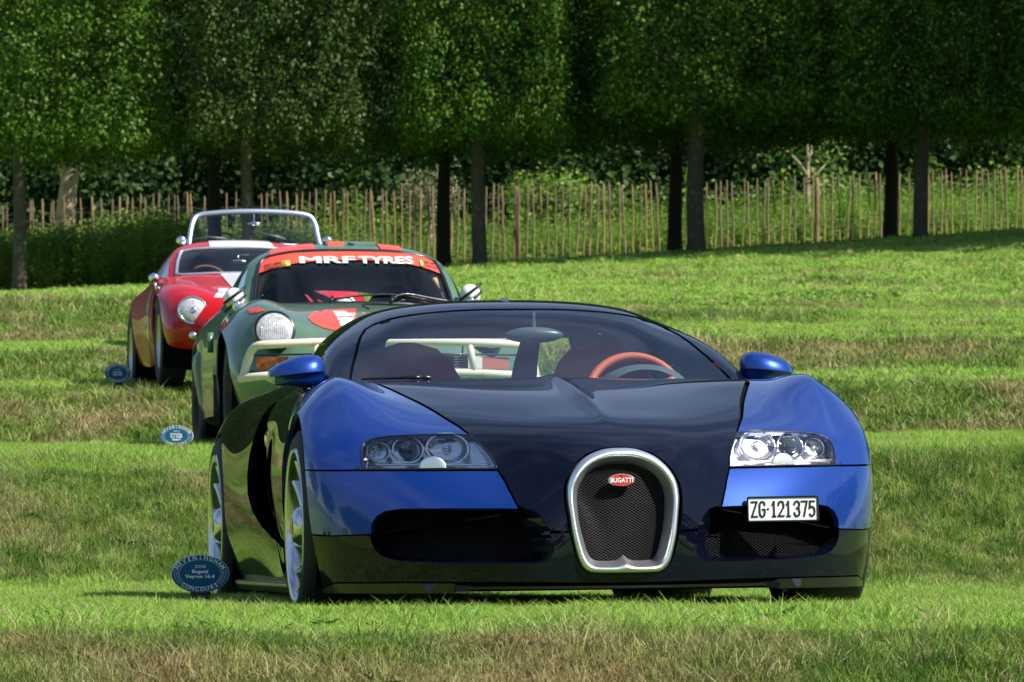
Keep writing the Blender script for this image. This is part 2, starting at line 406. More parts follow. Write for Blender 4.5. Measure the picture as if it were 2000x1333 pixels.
def scatter(name, P, rot, scl, idx, srcs, extra=None):
    """one object whose points carry instances of the source objects"""
    me = bpy.data.meshes.new(name); me.from_pydata(P.tolist(), [], [])
    def at_(n_, t, d, k):
        a = me.attributes.new(n_, t, 'POINT'); a.data.foreach_set(k, np.ascontiguousarray(d, np.float32).ravel())
    at_('rot', 'FLOAT_VECTOR', rot, 'vector'); at_('scl', 'FLOAT_VECTOR', scl, 'vector'); a = me.attributes.new('idx', 'INT', 'POINT'); a.data.foreach_set('value', idx.astype(np.int32))
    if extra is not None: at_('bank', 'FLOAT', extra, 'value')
    o = link(name, me, None, smooth=False)
    ng = bpy.data.node_groups.new(name, 'GeometryNodeTree'); ng.interface.new_socket('Geometry', in_out='INPUT', socket_type='NodeSocketGeometry'); ng.interface.new_socket('Geometry', in_out='OUTPUT', socket_type='NodeSocketGeometry')
    N = ng.nodes.new; gi, go = N('NodeGroupInput'), N('NodeGroupOutput'); jn = N('GeometryNodeJoinGeometry')
    def na(nm, t):
        q = N('GeometryNodeInputNamedAttribute'); q.data_type = t; q.inputs['Name'].default_value = nm; return q
    ra, sa, ia = na('rot', 'FLOAT_VECTOR'), na('scl', 'FLOAT_VECTOR'), na('idx', 'INT')
    for k, s in enumerate(srcs):
        oi = N('GeometryNodeObjectInfo'); oi.inputs['Object'].default_value = s; oi.inputs['As Instance'].default_value = True
        ip = N('GeometryNodeInstanceOnPoints'); cmp_ = N('FunctionNodeCompare'); cmp_.data_type = 'INT'; cmp_.operation = 'EQUAL'; cmp_.inputs['B'].default_value = 0
        bs = [i for i in cmp_.inputs if i.name in ('A', 'B') and i.type == 'INT']; bs[1].default_value = k
        ng.links.new(ia.outputs['Attribute'], bs[0]); ng.links.new(cmp_.outputs[0], ip.inputs['Selection'])
        ng.links.new(gi.outputs[0], ip.inputs['Points']); ng.links.new(oi.outputs['Geometry'], ip.inputs['Instance'])
        ng.links.new(ra.outputs['Attribute'], ip.inputs['Rotation']); ng.links.new(sa.outputs['Attribute'], ip.inputs['Scale']); ng.links.new(ip.outputs[0], jn.inputs[0])
    ng.links.new(jn.outputs[0], go.inputs[0])
    md = o.modifiers.new('scatter', 'NODES'); md.node_group = ng
    return o
def strew(name, n, y0, y1, srcs, smin, smax, bankscale=1.0, seed=1, dens=None, yb=1.0):
    r = np.random.default_rng(seed); u = r.uniform(size=n); y = y0+(y1-y0)*u**yb; half = y*.105+.9; x = r.uniform(-1, 1, n)*half
    if dens is not None: k = r.uniform(size=n) < dens(x, y); x, y = x[k], y[k]
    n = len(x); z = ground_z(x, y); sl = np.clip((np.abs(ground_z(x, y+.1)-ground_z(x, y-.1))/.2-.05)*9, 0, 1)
    hv = .75+.5*wob(x, y, 1.7, 9)+.25*wob(x, y, 6, 10)
    s = r.uniform(smin, smax, n)*np.clip(hv, .45, 1.7)*(1+sl*(bankscale-1)); sc = np.stack([np.sqrt(s)*1.1, np.sqrt(s)*1.1, s], 1)
    rot = np.stack([r.uniform(-.25, .25, n), r.uniform(-.25, .25, n), r.uniform(0, 6.28, n)], 1)
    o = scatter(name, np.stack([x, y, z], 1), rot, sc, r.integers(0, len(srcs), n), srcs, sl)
    return tag(o, kind='stuff')
_t1 = [tuft('tuft', 18, .037, .0034, .032, s, .8) for s in (1, 2, 3)]
_t2 = [tuft('long_tuft', 18, .11, .0055, .06, s, .9) for s in (4, 5, 6)]
_t3 = [tuft('coarse_tuft', 20, .09, .011, .10, s, .8) for s in (7, 8, 9)]
_t4 = [tuft('far_tuft', 18, .13, .022, .22, s, .8) for s in (10, 11)]
def nr(x, y): return 1.0
strew('grass', 85000, 13.2, 24.6, _t1, .6, 1.2, 1.8, 1)
strew('grass', 8000, 24.2, 27.2, _t2, .45, 1.0, 1.0, 2)
strew('grass', 46000, 23.8, 36.5, _t1, .9, 1.7, 1.9, 3)
strew('grass', 2200, 15.9, 17.2, _t2, .3, .6, 1.0, 8, lambda x, y: np.where(x < -.55, .25, 1.0))
strew('grass', 1500, 13.0, 15.4, _t2, .35, .8, 1.2, 4)
strew('grass', 40000, 34.0, 60.0, _t3, .25, .55, 3.0, 5)
strew('grass', 18000, 56.0, 88.0, _t4, .2, .45, 2.0, 6)

def rosette(name, n, l_, w, seed):
    r = np.random.default_rng(seed); v = []; f = []
    for i in range(n):
        a = i*2.4+r.uniform(-.3, .3); c, s = math.cos(a), math.sin(a); L_ = l_*r.uniform(.6, 1.1); h = L_*r.uniform(.3, .9); k = len(v)
        v += [(0, 0, 0), (c*L_*.5-s*w, s*L_*.5+c*w, h*.8), (c*L_, s*L_, h), (c*L_*.5+s*w, s*L_*.5-c*w, h*.8)]; f.append((k, k+1, k+2, k+3))
    me = mesh(name, v, f); me.materials.append(M_WEED); return bpy.data.objects.new(name, me)
M_WEED = mat('weed_leaves', (.05, .16, .03), .5)
_w = [rosette('weed', 9, .07, .012, 1), rosette('weed', 12, .055, .017, 2)]
strew('weeds', 46, 13.4, 16.0, _w, .6, 1.3, 1.0, 31)
strew('weeds', 60, 24.4, 27.0, _w, .9, 1.8, 1.0, 32)

_c = [rosette('clover', 10, .16, .035, 3)]
_w2 = mat('clover_leaves', (.15, .27, .035), .6); _c[0].data.materials.clear(); _c[0].data.materials.append(_w2)
strew('clover_patch', 9000, 55.5, 66.0, _c, .25, .6, 1.0, 33, lambda x, y: np.where((np.abs((x-(3.1+.25*(y-60)))/1.25)**2+((y-60.5)/3.6)**2) < .8+.4*wob(x, y, 2.0, 5), 1.0, 0.0))
# ================================================================== the blue and black sports car
def weld_centre(mb):
    """merge the points on the car's middle plane"""
    mp = {}; new = []; idx = []
    for p in mb.v:
        if abs(p[0]) < 2e-5:
            k = (0, round(p[1], 5), round(p[2], 5))
            if k in mp: idx.append(mp[k]); continue
            mp[k] = len(new)
        idx.append(len(new)); new.append(p)
    mb.v = new; mb.f = [tuple(idx[i] for i in q) for q in mb.f]
    keep = [len(set(q)) == len(q) for q in mb.f]; mb.mi = [m for m, k in zip(mb.mi, keep) if k]; mb.f = [q for q, k in zip(mb.f, keep) if k]
    return mb
M_BLUE = mat('blue_metallic_paint', (0.0005, 0.038, 0.26), rough=0.36, metal=0.5, coat=1.0)
M_BLACK = mat('black_paint', (0.0022, 0.003, 0.010), rough=0.3, coat=0.8, spec=0.0)
M_GLOSSBLK = mat('black_trim', (0.006, 0.006, 0.007), rough=0.3, coat=0.4)
M_RUBBER = mat('tyre_rubber', (0.012, 0.012, 0.013), rough=0.75, bump=(60, 0.3, 0.002))
M_DARK = mat('dark_underside', (0.004, 0.004, 0.005), rough=0.9, spec=0.1)
M_RIM = mat('polished_rim', (0.66, 0.66, 0.65), rough=0.22, metal=1.0)
M_CHROME = mat('chrome', (0.86, 0.87, 0.88), rough=0.06, metal=1.0)
M_SATIN = mat('satin_aluminium', (0.90, 0.91, 0.93), rough=0.38, metal=1.0)
M_MESH = mat('grille_wire', (0.045, 0.045, 0.048), rough=0.35, metal=0.7)
M_GLASS = glass_mat('windscreen_glass', (0.80, 0.88, 0.90))
M_SIDEGLASS = glass_mat('side_glass', (0.70, 0.78, 0.74))
M_LENS = glass_mat('lamp_lens', (0.96, 0.97, 0.98), 0.9)
M_RED_LEATHER = mat('dark_red_leather', (0.78, 0.11, 0.09), rough=0.5, bump=(180, 0.15, 0.001))
M_TAN_LEATHER = mat('orange_brown_leather', (0.70, 0.14, 0.045), rough=0.42)
M_GREYTRIM = mat('grey_blue_trim', (0.30, 0.37, 0.42), rough=0.6)
M_DASH = mat('grey_blue_dashboard', (0.11, 0.14, 0.165), rough=0.6)
M_HEADLINE = mat('pale_bounce_lining', (0.55, 0.56, 0.56), rough=0.8)
M_BADGE_RED = mat('red_enamel', (0.62, 0.03, 0.03), rough=0.25, coat=0.6)
M_WHITE = mat('white_enamel', (0.8, 0.8, 0.8), rough=0.35)
M_BLACKINK = mat('black_lettering', (0.012, 0.012, 0.014), rough=0.5)

HF = Frame(0.2251, 17.921, 0.0, 8.981, roll=0.0122)
def text_mesh(s, size, ext=0.001, bold=0.0, space=1.0, width=1.0):
    """flat lettering as a mesh, centred, facing -y (reads from the front)"""
    cu = bpy.data.curves.new('t', 'FONT'); cu.body = s; cu.size = size; cu.extrude = ext; cu.align_x = 'CENTER'; cu.align_y = 'CENTER'; cu.space_character = space; cu.offset = bold; cu.resolution_u = 3
    o = bpy.data.objects.new('t', cu); COL.objects.link(o)
    dg = bpy.context.evaluated_depsgraph_get(); me = bpy.data.meshes.new_from_object(o.evaluated_get(dg))
    bpy.data.objects.remove(o); bpy.data.curves.remove(cu)
    v = [(p.co.x*width, -p.co.z, p.co.y) for p in me.vertices]; f = [tuple(p.vertices) for p in me.polygons]
    bpy.data.meshes.remove(me)
    return v, f
def strands(mb, poly, yf, cw, ch, t, w=None, m=0):
    """expanded-metal grille: zigzag strands over the polygon (x, z); yf(x, z) gives depth"""
    poly = np.asarray(poly); lo, hi = poly.min(0), poly.max(0)
    nx = int((hi[0]-lo[0])/cw)+2; nz = int((hi[1]-lo[1])/ch)+2; segs = []
    for j in range(nz):
        for i in range(nx*2):
            xa = lo[0]+i*cw/2; xb = xa+cw/2; za = lo[1]+j*ch+(ch/2 if i % 2 else 0); zb = lo[1]+j*ch+(0 if i % 2 else ch/2)
            segs.append((xa, za, xb, zb)); segs.append((xa, za, xb, zb+(ch if i % 2 else -ch)))
    S_ = np.array(segs); mid = np.stack([(S_[:, 0]+S_[:, 2])/2, (S_[:, 1]+S_[:, 3])/2], 1); S_ = S_[inside(poly, mid)]
    for xa, za, xb, zb in S_:
        ya, yb = yf(xa, za), yf(xb, zb); d = np.array([xb-xa, zb-za]); n = np.array([-d[1], d[0]])/np.linalg.norm(d)*t/2; k = t*1.1
        v = [(xa+n[0], ya, za+n[1]), (xb+n[0], yb, zb+n[1]), (xb, yb-k*0.4, zb), (xa, ya-k*0.4, za), (xa-n[0], ya+k, za-n[1]), (xb-n[0], yb+k, zb-n[1])]
        mb.add(v, [(0, 1, 2, 3), (3, 2, 5, 4)], m)

def hyper():
    F = HF
    root = F.root('sports_car', 'low wide supercar with blue wings, black bonnet and silver horseshoe grille', 'car', 'show cars parked nose to tail on the terraces')
    net = [
     [(0,-.975,.112),(.2,-.962,.112),(.42,-.89,.112),(.62,-.765,.112),(.80,-.605,.112),(.895,-.475,.112),(.932,-.388,.112)],
     [(0,-.985,.31),(.2,-.97,.31),(.42,-.895,.31),(.62,-.785,.31),(.807,-.625,.31),(.925,-.48,.31),(.971,-.374,.31)],
     [(0,-.955,.53),(.19,-.90,.53),(.40,-.772,.53),(.62,-.675,.53),(.815,-.548,.53),(.945,-.42,.53),(.987,-.333,.53)],
     [(0,-.77,.645),(.21,-.735,.64),(.46,-.62,.628),(.64,-.545,.632),(.815,-.452,.63),(.945,-.335,.627),(.985,-.27,.622)],
     [(0,-.50,.715),(.24,-.46,.712),(.535,-.37,.712),(.68,-.335,.72),(.825,-.28,.733),(.942,-.19,.715),(.981,-.165,.69)],
     [(0,-.12,.785),(.26,-.10,.782),(.62,-.04,.79),(.725,-.08,.808),(.838,-.08,.828),(.935,-.06,.775),(.978,-.05,.732)],
     [(0,.2,.832),(.28,.2,.828),(.675,.17,.834),(.755,.14,.846),(.842,.10,.853),(.932,.10,.79),(.977,.07,.728)],
     [(0,.45,.862),(.3,.46,.858),(.715,.34,.851),(.785,.33,.850),(.853,.33,.842),(.935,.30,.775),(.979,.25,.645)],
     [(0,.60,.868),(.3,.60,.865),(.745,.52,.853),(.80,.52,.846),(.868,.55,.825),(.945,.48,.72),(.985,.40,.42)]]
    def disp(A):
        A = A.copy(); x, y, z = A[..., 0], A[..., 1], A[..., 2]
        ramp = np.clip((y+0.72)/0.5, 0, 1)*np.clip((0.75-y)/0.3, 0, 1)
        # spine down the middle of the bonnet
        A[..., 2] = z+0.016*ramp*np.exp(-(np.abs(x)/0.030)**1.5)
        # crease along the top of the wing
        xc = 0.835+0.0*y
        ramp2 = np.clip((y+0.50)/0.35, 0, 1)*np.clip((0.5-y)/0.3, 0, 1)
        A[..., 2] = A[..., 2]+0.006*ramp2*np.exp(-np.abs(x-xc)/0.035)
        return A
    S = Surf(net, F, disp); UM, VM = S.u[-1], S.v[-1]
    fp = lambda L_: [S.find(*p) for p in L_]
    def vz(z):  # v on the outer edge at height z (front half of the arch)
        c = S.G[:, -1, 2]; k = int(np.argmax(c)); i = int(np.argmin(np.abs(c[:k+1]-z))); return np.array([UM, S.gv[i]])
    def edge(z0, z1, n=8): return [vz(z) for z in np.linspace(z0, z1, n)]
    HE = [(714,742),(748,751),(782,765),(830,788),(876,816),(905,834),(925,850.5),(947,874.5),(974.5,914),(985,929),(1000,957),(1008,973),(1016,987),(1029,993.5),(1045,997),(1061,1011),(1071,1028),(1078,1036),(1113,1037.5)]
    RO = [(1217,872.5),(1192,874),(1168,879),(1150,886),(1133,899),(1120,914),(1111,930),(1105.5,946),(1103.5,962),(1104.5,980),(1106.5,996),(1110,1017),(1113.5,1037.5)]
    def mk(name, m, poly, holes=(), h=0.02, flange=0.016, extra=None, off=0.0, parent=root, both=True, label=None):
        v, f = panel_mesh(S, poly, holes, h, flange, off, extra); mb = MB()
        mirror_add(mb, v, f, 0, both); weld_centre(mb)
        o = mb.build(name, m, parent); 
        if label: o['label'] = label
        return o
    # bonnet
    he = fp(HE); ro = fp(RO); ro[0][0] = 0
    ue = he[0][0]
    poly = [np.array([0, VM]), ] + ro + he[::-1][1:] + [np.array([ue, VM])]
    ex = np.array([[u, v] for u in (0.008, 0.016, 0.026, 0.038, 0.052) for v in np.arange(ro[0][1]+0.01, VM-0.01, 0.02)])
    v, f = panel_mesh(S, poly, (), 0.022, 0, 0, ex); mb = MB(); mirror_add(mb, v, f); weld_centre(mb); mb.build('bonnet', M_BLACK, root)
    # wings
    FE = [(711,743),(746,753.5),(779,768),(827,791.5),(872,818.5),(901,836.5),(917,848)]
    HL = [(922,850.5),(895,849),(850,849.2),(805,850.5),(767,852),(737,856.5),(719,863.3),(713,870),(710.5,880),(711,892),(715,917)]
    fe = fp(FE)
    hl = fp(HL); sm = [S.find(690, 917.3), S.find(650, 917.6)]
    arch = [np.array([UM, t]) for t in np.linspace(vz(.533)[1], VM, 30)]
    poly = fe+hl+sm+arch+[np.array([fe[0][0], VM])]
    cx = np.array([[S.findxz(.835, z)[0] if 0 else 0, 0] for z in (0,)])
    for sgn in (1, -1):
        v, f = panel_mesh(S, poly, (), 0.018, 0.016); mb = MB()
        if sgn > 0: mb.add(v, f)
        else: mb.add([(-p[0], p[1], p[2]) for p in v], [q[::-1] for q in f])
        mb.build('wing', M_BLUE, root)
    # blue bumper skin
    IT = [(727,1043),(726,1033),(728.5,1022),(738,1008),(754.6,998.4),(784,994),(820,993.5),(868,993.2),(910,993.2),(952,993.2),(990,993.4),(1014,994)]
    poly = fp([(974.5,920.8),(850,921),(716,921),(650,921.5)])+[vz(z) for z in (.527,.49,.45,.41,.37,.33,.314)]+fp([(650,1046),(690,1044.5)])+fp(IT)+fp([(1010,986),(1003,972),(995,957),(981,931)])
    for sgn in (1, -1):
        v, f = panel_mesh(S, poly, (), 0.022, 0.02); mb = MB()
        if sgn > 0: mb.add(v, f)
        else: mb.add([(-p[0], p[1], p[2]) for p in v], [q[::-1] for q in f])
        mb.build('bumper_skin', M_BLUE, root)
    # black lower bumper
    IB = [(726,1046.5),(727,1060),(733.6,1075),(748,1087.6),(769,1094.5),(805,1098),(868,1101),(952,1102),(1030,1102),(1058,1099.5),(1075,1093),(1083,1080),(1084.5,1066),(1081,1052),(1076,1045),(1081,1042.5),(1114,1041.5)]
    RB = [(1117,1054),(1121,1070),(1126,1087),(1131,1100),(1138,1111),(1146,1118),(1157,1121.5),(1185,1122.5),(1217,1122.5)]
    rb = fp(RB); rb[-1][0] = 0
    poly = [vz(.309)]+fp([(660,1048.5),(700,1047)])+fp(IB)+rb+[np.array([0, S.find(1217,1138)[1]])]+fp([(1120,1138),(1000,1137),(889,1136.5),(800,1136.5),(720,1137),(660,1137)])+[vz(z) for z in (.137,.17,.21,.25,.28)]
    mk('lower_bumper', M_BLACK, poly, h=0.022, flange=0.05)
    # splitter
    c0 = S.find(1217,1144); c1 = S.find(1217,1149.5); uu = lambda p: S.find(p, 1140)[0]
    poly = [np.array([0, c0[1]])]+fp([(1120,1145),(1000,1146),(900,1147),(889,1139.8),(800,1139.5),(720,1140),(660,1140)])+[vz(.128), np.array([UM, 0.0])]+[np.array([uu(p), 0.0]) for p in (660, 700, 760, 830, 888)]+fp([(902,1151.5),(1000,1151)])+[np.array([0, c1[1]])]
    mk('splitter', M_GLOSSBLK, poly, h=0.03, flange=0.10, off=-0.004)
    # inner lining so that gaps show dark
    hole_i = fp(IT[::-1])+fp([(1029,993.5),(1045,997),(1061,1011),(1071,1028),(1078,1038)])+fp(IB[:-2][::-1])
    hole_h = fp(HL)+fp([(974.5,917)])
    hole_h = [p for p in hole_h]
    hole_h = fp([(922,850.5),(974.5,916.5)][::-1])[0:1]+hole_h[:-1]
    ringpoly = fp(RO)+fp([(1117,1054),(1126,1087),(1138,1111),(1157,1121.5),(1217,1122.5)])
    ringpoly[0] = np.array([0.0, ringpoly[0][1]]); ringpoly[-1] = np.array([0.0, ringpoly[-1][1]])
    base_top = [np.array([0, VM]), np.array([0, ringpoly[0][1]])]+ringpoly+[np.array([0, S.find(1217,1141)[1]]), np.array([UM-0.02, 0.02]), np.array([UM-0.02, VM])]
    v, f = panel_mesh(S, base_top, [hole_i, hole_h], 0.04, 0, 0.013, bh=0.02); mb = MB(); mirror_add(mb, v, f); mb.build('inner_lining', M_DARK, root)
    # ---- horseshoe grille: swept frame, outer and inner outline
    OUT = [(0,874.8),(24,876),(45,881.5),(64,890),(80,902),(93,917),(102,932),(108,947),(110.5,963),(110.7,980),(109,998),(106.5,1020),(103,1044),(98.5,1066),(93,1086),(87,1101),(78,1112.5),(68,1118),(55,1119.5),(27,1120),(0,1120)]
    INN = [(0,905),(22,906.5),(40,911),(56,919),(68,929),(77,941),(83,955),(85.5,968),(85.7,985),(84.5,1000),(82.5,1018),(79.5,1036),(75.5,1052),(71.5,1068),(66.5,1082),(60,1091),(50,1094.5),(40,1095),(22,1095),(9,1091.5),(0,1083)]
    def to3(L_, yf):
        o = []
        for hw, row in L_:
            wy = 17.92-0.93*0.988; z = EYE+(YH-row)/FPX*wy; x = hw/FPX*wy/0.988; o.append((x, yf(x, z), z))
        return o
    ny = lambda x, z: float(np.interp(z, [.11, .2, .3, .4, .5, .585, .62], [-.985, -.99, -.99, -.982, -.962, -.905, -.86]))+0.55*x*x*1.6
    ro3 = to3(OUT, lambda x, z: ny(x, z)); ri3 = to3(INN, lambda x, z: ny(x, z)+0.055)
    n = 72; ro_c = curve(ro3, n); ri_c = np.concatenate([curve(ri3[:-3], n-8), curve(ri3[-4:], 9)[1:]]); 
    ri_c = np.array([ri_c[int(i)] for i in np.linspace(0, len(ri_c)-1, n)])
    rings = []
    prof = [(0.0, 0.018), (0.0, 0.004), (0.05, -0.004), (0.14, -0.011), (0.27, -0.015), (0.40, -0.014), (0.50, -0.007), (0.58, 0.004), (0.70, 0.022), (0.84, 0.040), (1.0, 0.055)]
    for a, dy in prof:
        base = ro_c*(1-a)+ri_c*a
        base = base.copy(); base[:, 1] = ro_c[:, 1]*(1-a)+(ri_c[:, 1]-.055)*a+dy
        rings.append(base)
    full = [np.concatenate([r, (r*[-1, 1, 1])[::-1][1:-1]]) for r in rings]
    mb = MB(); mb.grid(np.array(full), 0, closev=True, flip=True)
    gf = empty('front_grille'); gf.parent = root
    mb.build('frame', M_SATIN, gf)
    gp = np.concatenate([ri_c, (ri_c*[-1, 1, 1])[::-1][1:-1]])[:, [0, 2]]
    mb = MB(); strands(mb, gp, lambda x, z: ny(x, z)+0.052+0.10*abs(x)*abs(x), 0.0150, 0.0092, 0.0019)
    tag(mb.build('wire_mesh', M_MESH, gf, smooth=False), kind='stuff')
    # dark duct behind
    mb = MB(); duct = np.concatenate([ri_c, (ri_c*[-1, 1, 1])[::-1][1:-1]]); d2 = duct.copy(); d2[:, 1] = -0.68
    mb.grid(np.array([duct, d2]), 0, closev=True); mb.add([tuple(p) for p in d2], [tuple(range(len(d2)))]); mb.build('duct', M_DARK, gf, smooth=False)
    # badge
    b0 = Vector(F.at(1209, 938, -0.945)); b0.x = -0.004
    mb = MB(); nn = 40
    for k, (s1, dy, mi) in enumerate(((1.0, 0.0, 0), (1.0, -0.006, 0), (0.90, -0.008, 0))):
        pass
    ell = lambda s_, dy: [(b0.x+0.0445*s_*math.cos(t), b0.y+dy, b0.z+0.0205*s_*math.sin(t)) for t in np.linspace(0, 2*math.pi, nn, endpoint=False)]
    mb.grid([ell(1, 0.01), ell(1, -0.004), ell(.93, -.006)], 0, closev=True); 
    bd = mb.build('badge', M_SATIN, root)
    mb = MB(); mb.add(ell(.93, -.0055), [tuple(range(nn))]); mb.build('badge_face', M_BADGE_RED, bd, smooth=False)
    v, f = text_mesh('BUGATTI', 0.0215, 0.0005, 0.0006, 1.02, 0.86); mb = MB(); mb.add([(p[0]+b0.x, p[1]+b0.y-0.0068, p[2]+b0.z-0.0015) for p in v], f); mb.build('lettering', M_WHITE, bd, smooth=False)
    mb = MB()
    for dx in (-.0035, .0025): mb.box((b0.x+dx, b0.y-.0066, b0.z+.0125), (.0012, .0008, .0055))
    for dz in (.0, .0024, -.0024): mb.box((b0.x-.001, b0.y-.0066, b0.z+.0125+dz), (.007, .0008, .0009))
    mb.build('monogram', M_BLACKINK, bd, smooth=False)
    # ---- air intakes with mesh
    ip = [S.ev([q])[0] for q in hole_i]; ipx = np.array(ip)[:, [0, 2]]
    for sgn in (1, -1):
        g = empty('air_intake'); g.parent = root
        # duct wall
        a = np.array(ip); b = a.copy(); cxy = a.mean(0); b = cxy+(b-cxy)*[.93, 1, .90]; b[:, 1] = a[:, 1]+0.075
        inn = a[:, 0] < 0.335; b[inn, 0] += 0.035; b[inn, 1] += .02
        c = b.copy(); c[:, 1] += .35; c = c*[1, 1, 1]
        G_ = np.array([a-[0, 0.0, 0], a*.985+b*.015+[0, .004, 0], b]); G_[..., 0] *= sgn
        from_f = sgn > 0
        G_ = np.array([resample(k, 1)*[1, 1, 1] for k in G_]) if False else G_
        mb = MB(); mb.grid(G_, 0, closev=True, flip=(sgn > 0)); mb.build('duct_lip', M_BLACK, g, smooth=False)
        D_ = np.array([b, c]); D_[..., 0] *= sgn; mb = MB(); mb.grid(D_, 0, closev=True, flip=(sgn > 0)); mb.add([tuple(p) for p in D_[1]], [tuple(range(len(c)))]); mb.build('duct', M_DARK, g, smooth=False)
        yfn = lambda x, z: float(np.interp(abs(x), [.2, .4, .6, .8, .9], [-.86, -.80, -.70, -.56, -.46]))
        pp = b[:, [0, 2]].copy(); pp[:, 0] *= sgn
        mb = MB(); strands(mb, pp, yfn, 0.0165, 0.0098, 0.0019); tag(mb.build('wire_mesh', M_MESH, g, smooth=False), kind='stuff')
        # oil cooler block behind the mesh
        mb = MB(); 
        for zz in np.arange(.215, .36, .012): mb.box((sgn*.62, -.50, zz), (.30, .05, .003), rot=Matrix.Rotation(sgn*.6, 3, 'Z'))
        mb.build('cooler_fins', M_DARK, g, smooth=False)
    # ---- headlamps
    lampdefs = [((742, 882.5), .036, 0), ((800, 878.7), .047, 1), ((877, 876.5), .056, 2)]
    for sgn in (1, -1):
        h = empty('headlight'); h.parent = root
        poly = fp([(920,851.8),(895,850.5),(850,850.7),(805,852),(767,853.6),(738,858),(721,865),(714.5,872),(712.5,881),(713,892),(717,915.7),(800,915.7),(972,915),(947,876),(930,855.5)])
        v, f = panel_mesh(S, poly, (), 0.02, 0.0, -0.001); vv = [(p[0]*sgn, p[1], p[2]) for p in v]; ff = f if sgn > 0 else [q[::-1] for q in f]
        MB().add(vv, ff).build('lens', M_LENS, h)
        # housing: shallow tray behind the lens
        yb = lambda x: -.425-(.815-x)*.473
        P3 = S.ev(np.array(resample(poly, .03))); c = P3.mean(0); Q = c+(P3-c)*[.975, 1, .94]; Q[:, 1] = np.array([yb(x) for x in Q[:, 0]])+.5*(Q[:, 2]-.585); P3 = P3+[0, .004, 0]
        T0 = np.array([P3, Q]); T0[..., 0] *= sgn; mb = MB(); mb.grid(T0, 0, closev=True, flip=(sgn > 0)); 
        vb = panel_mesh(S, poly, (), 0.03, 0.0, 0.0); bb = [((c[0]+(p[0]-c[0])*.975)*sgn, yb(c[0]+(p[0]-c[0])*.975)+.5*(c[2]+(p[2]-c[2])*.94-.585), c[2]+(p[2]-c[2])*.94) for p in vb[0]]; mb.add(bb, vb[1] if sgn > 0 else [q[::-1] for q in vb[1]])
        mb.build('reflector_tray', M_TRAY, h)
        # black seal line round the lens
        rim = S.ev(np.array(resample(fp(HL)+fp([(974.0,916.2)]), .015)))+[0, -.001, 0]; rim[:, 0] *= sgn
        MB().tube([tuple(p) for p in rim], .0035, 5, closed=True).build('seal', M_GLOSSBLK, h)
        for (px_, py_), r, kind in lampdefs:
            y_ = -.52
            for _ in range(3): p = F.at(px_, py_, y_); y_ = yb(abs(p[0]))-.016
            p = np.array([abs(p[0])*sgn, y_, p[2]])
            el = (1.30 if kind == 2 else 1.12)
            lb = MB(); k = 28
            ringp = lambda rr, dy: [(p[0]+rr*el*math.cos(t), p[1]+dy+.47*rr*el*math.cos(t)*sgn+.48*rr*math.sin(t), p[2]+rr*math.sin(t)) for t in np.linspace(0, 2*math.pi, k, endpoint=False)]
            lb.grid([ringp(r*1.0, .03), ringp(r*1.0, -.008), ringp(r*.90, -.012), ringp(r*.84, -.002), ringp(r*.80, .02)], 0, closev=True, flip=True)
            lamp = lb.build('lamp_ring', M_CHROME, h)
            if kind == 1:
                sp = MB(); sp.sphere((p[0], p[1]-.002, p[2]), (r*.62*el, .018, r*.70), 24, 12); sp.build('projector_lens', M_PROJ, lamp)
                q = MB(); q.grid([ringp(r*.80, .02), ringp(r*.45, .025)], 0, closev=True, flip=True); q.build('bezel', M_SATIN, lamp)
            else:
                q = MB(); rr = []
                for a_ in (0.80, .62, .42, .22, .10): rr.append(ringp(r*a_, .012+.035*(1-(a_/.8)**2)))
                q.grid(rr, 0, closev=True, flip=True); q.build('reflector', M_FACET, lamp, smooth=False)
                q = MB(); q.sphere((p[0], p[1]+.012, p[2]), (r*.20, .012, r*.20), 12, 8); q.build('bulb', M_SATIN, lamp)
                q = MB(); q.lathe([(0, r*.22), (0.0, r*.30), (.006, r*.30)], 20, 'y', (p[0], p[1]+.006, p[2])); q.build('bulb_ring', M_CHROME, lamp)
        # washer cover: polished half disc on the lower edge
        uv = S.find(849, 915); p = S.ev([uv])[0]; ang = np.linspace(0, math.pi, 20); W = []
        def wp(sc, dy): return [((p[0]+.043*sc*math.cos(t))*sgn, p[1]-dy-.40*(.043*sc*math.cos(t))*-1*1.0, p[2]+.0385*sc*math.sin(t)+.001) for t in ang]
        mb = MB(); mb.grid([wp(1.0, -.02), wp(1.0, .004), wp(.9, .007), wp(.5, .009), wp(.02, .010)], 0, flip=(sgn > 0)); mb.build('washer_cover', M_SATIN, h)
        # light strip along the bottom
        pts = [S.ev([S.find(x_, 908.5)])[0] for x_ in np.linspace(724, 962, 14)]
        mb = MB(); mb.tube([(q[0]*sgn, q[1]+.014, q[2]) for q in pts], .005, 6); mb.build('light_strip', M_SATIN, h)
    # ---- number plate
    a = Vector(F.at(1458, 972.5, -.83)); b_ = Vector(F.at(1598, 970, -.83+.075)); lo = Vector(F.at(1466, 1020, -.815)); 
    pc = Vector(F.at(1531.5, 994.5, -.875)); pl = empty('number_plate', pc); pl.parent = root
    pl.rotation_euler = (math.radians(-3), math.radians(-0.3), math.radians(-2.0))
    w_, h_ = 0.244, 0.086
    def rrect(w, h, r, y, n=5):
        o = []
        for cx_, cz_, a0 in ((w/2-r, h/2-r, 0), (-w/2+r, h/2-r, 90), (-w/2+r, -h/2+r, 180), (w/2-r, -h/2+r, 270)):
            for i in range(n): t = math.radians(a0+90*i/(n-1)); o.append((cx_+r*math.cos(t), y, cz_+r*math.sin(t)))
        return o
